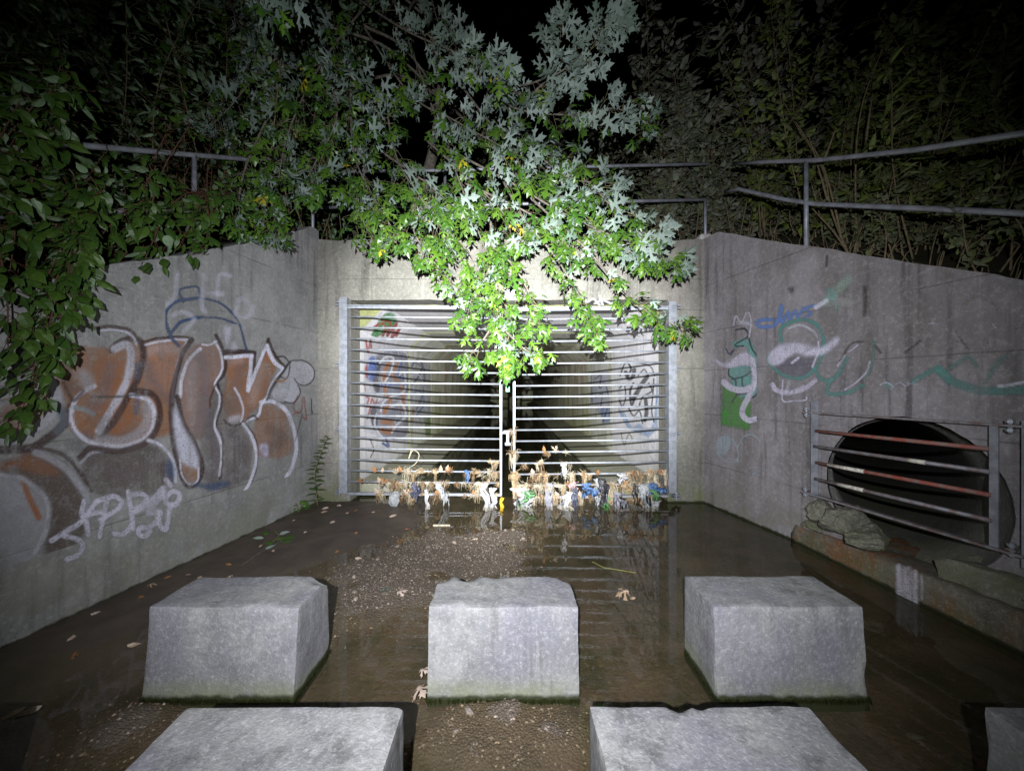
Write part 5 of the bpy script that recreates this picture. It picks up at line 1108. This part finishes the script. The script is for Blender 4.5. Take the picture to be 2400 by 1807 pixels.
for _ in range(200):
    x = random.uniform(-2.9, 2.9); yy = random.uniform(6.08, 6.5); p = Vector((x, yy, bank_h(x, yy) - 0.03)); h = random.uniform(0.12, 0.5); e = p + Vector((random.uniform(-0.2, 0.2), random.uniform(-0.15, 0.05), h))
    gr.tube([p, p.lerp(e, 0.5) + rv(0.03), e], [0.005, 0.004, 0.002], 3, 0, False)
tag(gr.build('dry_grass', M['drystem']), 'dry stalks along the top of the headwall', 'grass', kind='stuff')

# ------------------------------------------------------------------ weeds at the wall corner
def weed(name, label, path, r, kind, size, mats, step, spread_d, cat='weed'):
    g = empty(name, tuple(path[0]), label, cat); C = curve3(path, 10); m = MB(); m.tube(C, [r * (1 - 0.7 * i / len(C)) for i in range(len(C))], 5); m.build('stem', M['twig'], g, smooth=True)
    lv = Leaves(); L = sum((C[i + 1] - C[i]).length for i in range(len(C) - 1)); n = int(L / step)
    for k in range(n):
        t = (k + 0.5) / n; i = min(int(t * (len(C) - 1)), len(C) - 2); a = k * 2.4; d = Vector((math.cos(a), math.sin(a) * 0.7 - 0.2, spread_d)); lv.add(C[i], d, Vector((0, -0.3, 1)) + rv(0.2), size * random.uniform(0.7, 1.1) * (1.1 - 0.4 * t))
    lv.build(g, kind, [mats], 300); return g
b0 = on_ground(722, 1172, 0.02)
weed('tall_weed', 'tall slender weed with narrow leaves growing in the wall corner', [Vector((-2.88, 5.5, 0.0)), at(738, 1110, 5.45), at(752, 1060, 5.45), at(768, 1018, 5.45)], 0.006, 'lance', 0.14, ('o_top', 'o_bot'), 0.022, 0.15)
for k, (px, py, hh, lab) in enumerate(((716, 1178, 0.22, 'bright green low weed at the foot of the tall weed'), (700, 1200, 0.16, 'small yellowish weed sprouting from the mud by the wall corner'))):
    p = on_ground(px, py, 0.01); g = empty('low_weed', tuple(p), lab, 'weed'); lv = Leaves()
    for q in range(26):
        a = random.uniform(0, 6.28); rr = random.uniform(0.0, 0.12); lv.add(p + Vector((math.cos(a) * rr, math.sin(a) * rr * 0.6, random.uniform(0.02, hh))), Vector((math.cos(a), math.sin(a), 0.2)) + rv(0.3), Vector((0, -0.5, 0.8)) + rv(0.4), random.uniform(0.05, 0.10))
    m = MB()
    for q in range(6):
        a = random.uniform(0, 6.28); m.tube([p, p + Vector((math.cos(a) * 0.08, math.sin(a) * 0.05, hh * 0.9))], 0.003, 4)
    m.build('stem', M['twig'], g); lv.build(g, 'ovate', [('m_top', 'o_bot')], 300)
# thin vine on the headwall
weed('hanging_vine', 'thin vine with few small leaves hanging on the headwall', [Vector(((995 - CX) / F * YW, YW + 0.10, 4.06)), at(1005, 560, YW - 0.02), at(1012, 600, YW - 0.02), at(1016, 640, YW - 0.02), at(1020, 700, YW - 0.02)], 0.004, 'ovate', 0.085, ('m_top', 'o_bot'), 0.075, -0.5, 'vine')

# ------------------------------------------------------------------ gravel, stones, fallen leaves
gm = MB(); cand = np.argwhere(gs > 0.04); wgt_ = gs; rnd = random.Random(5)
octv = [Vector(v) for v in ((1, 0, 0), (-1, 0, 0), (0, 1, 0), (0, -1, 0), (0, 0, 1), (0, 0, -1))]; octf = [(0, 2, 4), (2, 1, 4), (1, 3, 4), (3, 0, 4), (2, 0, 5), (1, 2, 5), (3, 1, 5), (0, 3, 5)]
for _ in range(34000):
    i, j = cand[rnd.randrange(len(cand))]
    if rnd.random() > gs[i, j] ** 1.3: continue
    x = GX[i] + rnd.uniform(-0.015, 0.015); yv = GY[j] + rnd.uniform(-0.015, 0.015); s = 0.003 + 0.009 * rnd.random() ** 4
    a = rnd.uniform(0, 3.14); ca, sa = math.cos(a), math.sin(a); k1, k2, k3 = rnd.uniform(0.7, 1.5), rnd.uniform(0.7, 1.2), rnd.uniform(0.4, 0.8); z0 = bed_height(x, yv) + s * 0.25
    gm.add([(x + (v.x * k1 * ca - v.y * k2 * sa) * s, yv + (v.x * k1 * sa + v.y * k2 * ca) * s, z0 + v.z * k3 * s) for v in octv], octf, rnd.choice((0, 0, 0, 0, 1, 1, 2)))
GM = [simple('gravel_brown', (0.11, 0.082, 0.06), 0.7, 0.4, 90), simple('gravel_grey', (0.20, 0.17, 0.14), 0.7, 0.4, 90), simple('gravel_pale', (0.34, 0.28, 0.22), 0.7, 0.4, 90)]
tag(gm.build('gravel', GM), 'fine brown gravel bar between the blocks', 'gravel', kind='stuff')
big_c = np.argwhere(gs > 0.6)
for q in range(34):
    i, j = big_c[rnd.randrange(len(big_c))]; x, yv = GX[i], GY[j]; s = rnd.uniform(0.016, 0.034)
    o = rock('pebble', (x, yv, bed_height(x, yv) + s * 0.2), (s * 1.2, s, s * 0.6), q * 1.1, GM[q % 3], 'larger pale pebble lying on the fine gravel bar', 'pebble', 1); o['group'] = 'pebbles on the gravel'
lfs = [(785, 1222), (810, 1204), (838, 1195), (690, 1218), (752, 1202), (790, 1290), (832, 1306), (716, 1245), (835, 1248), (878, 1200), (912, 1212), (985, 1286), (1120, 1264), (605, 1285), (530, 1322), (545, 1350), (470, 1352), (400, 1352), (440, 1350), (345, 1374), (330, 1396), (212, 1442), (172, 1490), (175, 1525), (298, 1510), (640, 1290), (676, 1260), (1473, 1382), (1490, 1400), (860, 1215), (770, 1190), (800, 1186), (955, 1240), (100, 1650), (62, 1652)]
for q, (px, py) in enumerate(lfs):
    p = on_ground(px, py, 0.012); o = bpy.data.objects.new('fallen_leaf', leaf_mesh(('ovate', 'ovate', 'ovate', 'maple')[q % 4], 2 if q % 4 < 3 else 3, (('dead_a', 'dead_a'), ('dead_b', 'dead_b'), ('dead_a', 'dead_b'))[(q * 5) % 3])); COL.objects.link(o)
    s = random.uniform(0.075, 0.12); o.scale = (s, s * random.uniform(0.7, 1.0), s * 1.3); o.rotation_euler = (random.uniform(-0.3, 0.3), random.uniform(-0.5, 0.5), random.uniform(0, 6.28)); o.location = (p.x, p.y, floor_z(p.x, p.y) + 0.013)
    tag(o, 'curled dead leaf lying on the wet mud and shallow water', 'leaf', 'dead leaves on the mud')
for (px, py, s, ms, kd, lab) in ((980, 1606, 0.10, ('dead_a', 'dead_a'), 'maple', 'pale pink curled leaf beside the foot of the latch line block'), (985, 1568, 0.06, ('dead_a', 'dead_a'), 'maple', 'tiny shrivelled leaf behind the pale pink leaf'), (908, 1380, 0.085, ('m_bot', 'm_bot'), 'maple', 'pale blue green leaf on the gravel'), (930, 1392, 0.085, ('dead_a', 'dead_a'), 'maple', 'pinkish leaf touching the blue green leaf on the gravel')):
    p = on_ground(px, py, 0.02); o = bpy.data.objects.new('fallen_leaf', leaf_mesh(kd, 1, ms)); COL.objects.link(o); o.scale = (s, s, s); o.rotation_euler = (0.2, 0.2, px * 0.1); o.location = (p.x, p.y, floor_z(p.x, p.y) + 0.02); tag(o, lab, 'leaf')
# broken sprig on the mud by the left wall
p = on_ground(632, 1275, 0.01); g = empty('broken_sprig', tuple(p), 'broken green sprig with pale leaf backs lying on the mud by the graffiti wall', 'sprig'); m = MB(); q2 = on_ground(655, 1255, 0.03); m.tube([p, q2, on_ground(640, 1240, 0.03)], 0.004, 5); m.build('stem', M['twig'], g); lv = Leaves()
for (px, py, fl) in ((618, 1262, -1), (655, 1252, -1), (640, 1272, 1), (660, 1268, 1), (622, 1288, -1), (668, 1258, 1), (645, 1262, 1), (630, 1250, 1)):
    b = on_ground(px, py, 0.03); lv.add(b, Vector((random.uniform(-1, 1), random.uniform(-0.4, 0.4), 0.05)), Vector((0, -0.3 * fl, fl)), 0.11)
lv.build(g, 'ovate', [('o_top', 'm_bot')], 300)
m = MB(); m.tube([on_ground(1388, 1316, 0.006), on_ground(1415, 1330, 0.008), on_ground(1440, 1334, 0.006), on_ground(1490, 1342, 0.006)], 0.0035, 5); tag(m.build('floating_reed', simple('yellow_green_stem', (0.22, 0.23, 0.06), 0.6)), 'yellow green plant stem floating on the water', 'stem')
m = MB(); m.tube([on_ground(1015, 1231, 0.008), on_ground(1055, 1231, 0.008)], 0.012, 6); tag(m.build('floating_stick', M['straw_pale']), 'short pale stick floating before the gate', 'stick')
m = MB(); m.tube([on_ground(540, 1345, 0.01), on_ground(600, 1300, 0.012), on_ground(660, 1268, 0.012)], 0.005, 5); tag(m.build('fallen_twig', M['bark']), 'long thin twig lying on the mud along the graffiti wall', 'twig')

# ------------------------------------------------------------------ flood debris caught on the gate
def straw(name, label, spans, seed):
    m = MB(); rnd = random.Random(seed)
    for (x0, x1, z, dens, hl) in spans:
        for _ in range(max(1, int((x1 - x0) * 12 * dens))):
            c, sg_, k, nf = rnd.uniform(x0, x1), 0.004 + 0.045 * rnd.random() ** 2, 0.25 + 1.5 * rnd.random() ** 2, rnd.randrange(6, 60); mt = rnd.choice((0, 0, 1, 1, 2, 2)); lean = rnd.uniform(-0.04, 0.04)
            for _ in range(nf):
                x = min(max(rnd.gauss(c, sg_), x0), x1); p = Vector((x, YG - rnd.uniform(-0.01, 0.05), z + rnd.uniform(-0.03, 0.03) + 0.03 * math.sin(c * 31)))
                if rnd.random() < 0.14: e = p + Vector((rnd.uniform(-0.09, 0.09), rnd.uniform(-0.05, 0.03), rnd.uniform(-0.04, 0.05)))
                else: e = p + Vector((lean + rnd.uniform(-0.025, 0.025), rnd.uniform(-0.03, 0.01), -hl * k * rnd.uniform(0.15, 1.0)))
                e.z = max(e.z, 0.0); mid = p.lerp(e, 0.5) + Vector((rnd.uniform(-0.018, 0.018), -0.012, rnd.uniform(-0.01, 0.01)))
                r = rnd.uniform(0.0012, 0.0032); m.tube([p, mid, e], [r, r, r * 0.6], 3, mt if rnd.random() < 0.75 else rnd.randrange(3), False)
            if rnd.random() < 0.6:                         # matted wad where the clump grips the bar
                q = Vector((c, YG - 0.02, z - 0.01)); rr = rnd.uniform(0.012, 0.03)
                m.tube([q + Vector((-rr * 1.6, 0, rnd.uniform(-.01, .01))), q + Vector((0, -0.012, 0.008)), q + Vector((rr * 1.6, 0, rnd.uniform(-.02, .01)))], [rr * 0.35, rr * 0.8, rr * 0.3], 6, mt)
    o = m.build(name, [M['straw'], M['straw_pale'], M['straw_dark']]); tag(o, label, 'debris', kind='stuff'); return o
zb_l = gz(1155) - 0.01; zb_r = gz(1161) - 0.01
straw('straw_debris', 'tan straw and rags of grass hung on the lower bars left of the latch', [(gx(900), gx(1172), zsl[15] - 0.012, 1.3, 0.20), (gx(915), gx(1062), zsl[14] - 0.01, 1.1, 0.16), (gx(1085), gx(1172), zsl[14] - 0.018, 1.5, 0.15), (gx(1120), gx(1168), zsl[13] - 0.018, 0.9, 0.13), (gx(880), gx(1172), zb_l, 0.9, 0.16), (gx(850), gx(900), zsl[15], 0.4, 0.1)], 3)
straw('straw_debris', 'thick tan straw mat hung on the lower bars right of the latch', [(gx(1207), gx(1565), zsr[15] - 0.012, 1.9, 0.22), (gx(1212), gx(1400), zsr[14] - 0.015, 1.3, 0.15), (gx(1462), gx(1565), zsr[14] - 0.005, 2.4, 0.15), (gx(1212), gx(1290), zsr[13] - 0.018, 0.9, 0.13), (gx(1318), gx(1338), zsr[13] - 0.01, 1.2, 0.2), (gx(1212), gx(1285), zsr[12] - 0.018, 0.4, 0.12), (gx(1320), gx(1336), zsr[12] - 0.01, 0.8, 0.12), (gx(1194), gx(1212), zsr[12] - 0.02, 3, 0.3), (gx(1192), gx(1212), zsr[14] - 0.02, 4, 0.3), (gx(1192), gx(1214), zsr[10] - 0.02, 1.2, 0.3), (gx(1207), gx(1560), zb_r, 1.4, 0.18)], 4)
def rag(name, label, px, py0, py1, wpx, mat, cat, seed, yoff=0.05, gather=0.35):
    """a strip of cloth or film hooked over a bar and hanging in folds"""
    Y = YG - yoff; xc, z1, z0, wd = gx(px), gz(py0), gz(py1), wpx / F * YG; nu, nv = 10, 14; vs = []; rnd = random.Random(seed); g0 = rnd.uniform(0.55, 1.25); sk = rnd.uniform(-0.5, 0.5)
    for layer in (0, 1):
        for j in range(nv + 1):
            t = j / nv; wj = wd * (g0 + (0.95 - g0) * t) * (1 + 0.9 * n1(t * 5.5, seed * 1.37)); drift = wd * (sk * t + 0.7 * n1(t * 3.1 + 9, seed * 0.71))
            for i in range(nu + 1):
                s = i / nu - 0.5; fold = 0.026 * math.sin(i * 2.3 + seed + 3.5 * n1(t * 2.6 + i, seed)) + 0.025 * n1(t * 6 + seed, i * 0.6)
                zz = z1 + (z0 - z1) * (t + 0.75 * t * n1(i * 0.9, seed + 3.3) + (0.25 * n1(i * 2.1, seed + 7.3) if j == nv else 0)) + 0.02 * n1(i * 0.8, seed + 5.1) * (1 - t)
                vs.append((xc + s * wj + drift, Y + fold - layer * 0.003 - 0.03 * math.sin(t * 3), zz))
    N = (nu + 1) * (nv + 1); fs = []
    for L_ in (0, 1):
        for j in range(nv):
            for i in range(nu):
                a = L_ * N + j * (nu + 1) + i; q = (a, a + 1, a + nu + 2, a + nu + 1); fs.append(q if L_ else q[::-1])
    for j in range(nv):
        for i in (0, nu):
            a = j * (nu + 1) + i; fs.append((a, a + nu + 1, a + nu + 1 + N, a + N))
    for i in range(nu):
        for j in (0, nv): a = j * (nu + 1) + i; fs.append((a, a + 1, a + 1 + N, a + N))
    return tag(mesh_obj(name, vs, fs, mat, smooth=True), label, cat)
PW = plastic('white_plastic', (0.55, 0.55, 0.56)); PGy = plastic('grey_plastic', (0.32, 0.32, 0.36)); PK = plastic('black_plastic', (0.025, 0.025, 0.03), 0.05); PB_ = plastic('blue_plastic', (0.10, 0.20, 0.40)); PG_ = plastic('green_plastic', (0.11, 0.28, 0.10)); PY = plastic('yellow_plastic', (0.75, 0.55, 0.03)); PP = plastic('purple_foil', (0.28, 0.14, 0.55)); PC = plastic('clear_film', (0.55, 0.57, 0.58), 0.5, 0.2); PPk = plastic('pink_plastic', (0.60, 0.38, 0.36)); PD = plastic('dark_slate_plastic', (0.07, 0.075, 0.11), 0.1)
for a in (
 ('plastic_bag', 'white plastic bag hanging beside the left meeting stile', 1138, 1128, 1192, 16, PW, 'plastic bag', 1), ('plastic_bag', 'greyish white bag strip hanging close to the yellow strip', 1156, 1140, 1185, 14, PW, 'plastic bag', 2),
 ('plastic_strip', 'thin white plastic strip slanting down to the water', 1002, 1145, 1195, 8, PW, 'plastic strip', 3), ('plastic_bag', 'dark plastic scrap among straw on the left leaf', 978, 1128, 1162, 18, PD, 'plastic bag', 4),
 ('plastic_strip', 'bright yellow plastic strip hanging to the water under the latch', 1176, 1162, 1200, 7, PY, 'plastic strip', 5), ('plastic_bag', 'large bright white bag bulging right of the yellow strip', 1216, 1140, 1190, 30, PW, 'plastic bag', 6),
 ('plastic_bag', 'green plastic bag hung like a triangle on the bottom rail', 1242, 1146, 1176, 26, PG_, 'plastic bag', 7), ('plastic_bag', 'clear film draped below the green triangle bag', 1232, 1165, 1198, 24, PC, 'plastic bag', 8),
 ('plastic_bag', 'grey and black crumpled bag right of the green triangle bag', 1285, 1130, 1192, 18, PGy, 'plastic bag', 9), ('plastic_bag', 'white torn bag hanging midway along the right leaf', 1328, 1150, 1196, 28, PW, 'plastic bag', 10),
 ('rag', 'slate blue cloth strip under the pink scrap', 1344, 1136, 1178, 12, PD, 'rag', 11), ('plastic_scrap', 'pale pink plastic scrap folded over a bar', 1342, 1128, 1146, 22, PPk, 'plastic scrap', 12),
 ('plastic_bag', 'blue plastic bag knotted on the bar midway along the right leaf', 1374, 1130, 1156, 26, PB_, 'plastic bag', 13), ('plastic_bag', 'black bag tied on the bars of the right leaf', 1412, 1118, 1170, 20, PK, 'plastic bag', 14),
 ('plastic_bag', 'grey translucent bag hanging left of the black bag', 1402, 1120, 1172, 14, PC, 'plastic bag', 15), ('plastic_bag', 'small green bag below the black bag', 1416, 1162, 1190, 16, PG_, 'plastic bag', 16),
 ('plastic_bag', 'ribbed grey plastic sheet hanging to the water', 1448, 1150, 1196, 26, PGy, 'plastic bag', 17), ('plastic_bag', 'black scrap near the hinge end of the right leaf', 1488, 1130, 1160, 14, PK, 'plastic bag', 18),
 ('plastic_bag', 'white crumpled bag high on the straw of the right leaf', 1450, 1108, 1126, 20, PW, 'plastic bag', 19), ('plastic_bag', 'pale translucent bag hanging near the hinge end', 1506, 1132, 1195, 20, PC, 'plastic bag', 20),
 ('plastic_bag', 'bright blue striped scrap at the hinge end', 1534, 1130, 1150, 28, PB_, 'plastic bag', 21), ('plastic_bag', 'clear film trailing into the water at the hinge end', 1530, 1170, 1204, 26, PC, 'plastic bag', 22),
 ('plastic_bag', 'green leaf coloured scrap beside the pale translucent bag', 1524, 1144, 1168, 14, PG_, 'plastic bag', 23), ('rag', 'pale blue cloth strip on the left leaf', 1094, 1100, 1128, 7, PB_, 'rag', 24),
 ('plastic_bag', 'pale torn film on the left leaf above the water', 1035, 1130, 1168, 22, PC, 'plastic bag', 25), ('rag', 'white rag dangling from the upper straw of the right leaf', 1320, 1080, 1110, 9, PW, 'rag', 26)):
    rag(*a, yoff=0.045 + 0.02 * (a[-1] % 3))
rag('foil_wrapper', 'crumpled purple foil wrapper floating before the gate', 1112, 1196, 1212, 20, PP, 'wrapper', 40, 0.35)
cp = at(926, 1180, YG - 0.10); rock('plastic_ball', (cp.x, cp.y, 0.10), (0.095, 0.095, 0.13), 3.3, PC, 'clear crumpled plastic cup at the foot of the left leaf', 'plastic cup')
# looped pale cord on the left leaf
m = MB(); m.tube(curve3([at(965, 1050, YG - 0.02), at(958, 1075, YG - 0.03), at(968, 1055, YG - 0.03), at(982, 1065, YG - 0.03), at(975, 1085, YG - 0.03), at(955, 1100, YG - 0.03), at(962, 1108, YG - 0.02)]), 0.005, 5); tag(m.build('cord', M['straw_pale']), 'pale looped cord tangled on the bars of the left leaf', 'cord')
dl = [(880, 1110), (896, 1108), (846, 1132), (893, 1124), (905, 1136), (930, 1108), (940, 1116), (952, 1104), (900, 1130), (886, 1154), (960, 1172), (956, 1180), (1020, 1183), (1046, 1108), (1056, 1112), (1032, 1106), (1110, 1170), (1300, 1060), (1275, 1062), (1250, 1110), (1330, 1130), (1360, 1182), (1545, 1108), (1555, 1120), (1520, 1106), (1500, 1116), (1480, 1112), (1560, 1140), (1470, 1128), (1548, 1150), (1400, 1120), (1310, 1176)]
for q, (px, py) in enumerate(dl):
    p = at(px, py, YG - 0.03); zz = (zsl + [zb_l]) if px < 1190 else (zsr + [zb_r]); p.z = min(zz, key=lambda q_: abs(q_ - p.z)) - 0.015   # hooked on the nearest bar
    o = bpy.data.objects.new('caught_leaf', leaf_mesh(('ovate', 'ovate', 'maple')[q % 3], 1 + q % 2, (('dead_b', 'dead_b'), ('dead_a', 'dead_b'))[q % 2])); COL.objects.link(o); s = random.uniform(0.07, 0.12); o.scale = (s, s, s)
    o.rotation_euler = (R(90) + random.uniform(-0.6, 0.6), random.uniform(-0.6, 0.6), random.uniform(-0.8, 0.8)); o.location = p; tag(o, 'brown dead leaf caught on the lower gate bars', 'leaf', 'dead leaves on the gate')
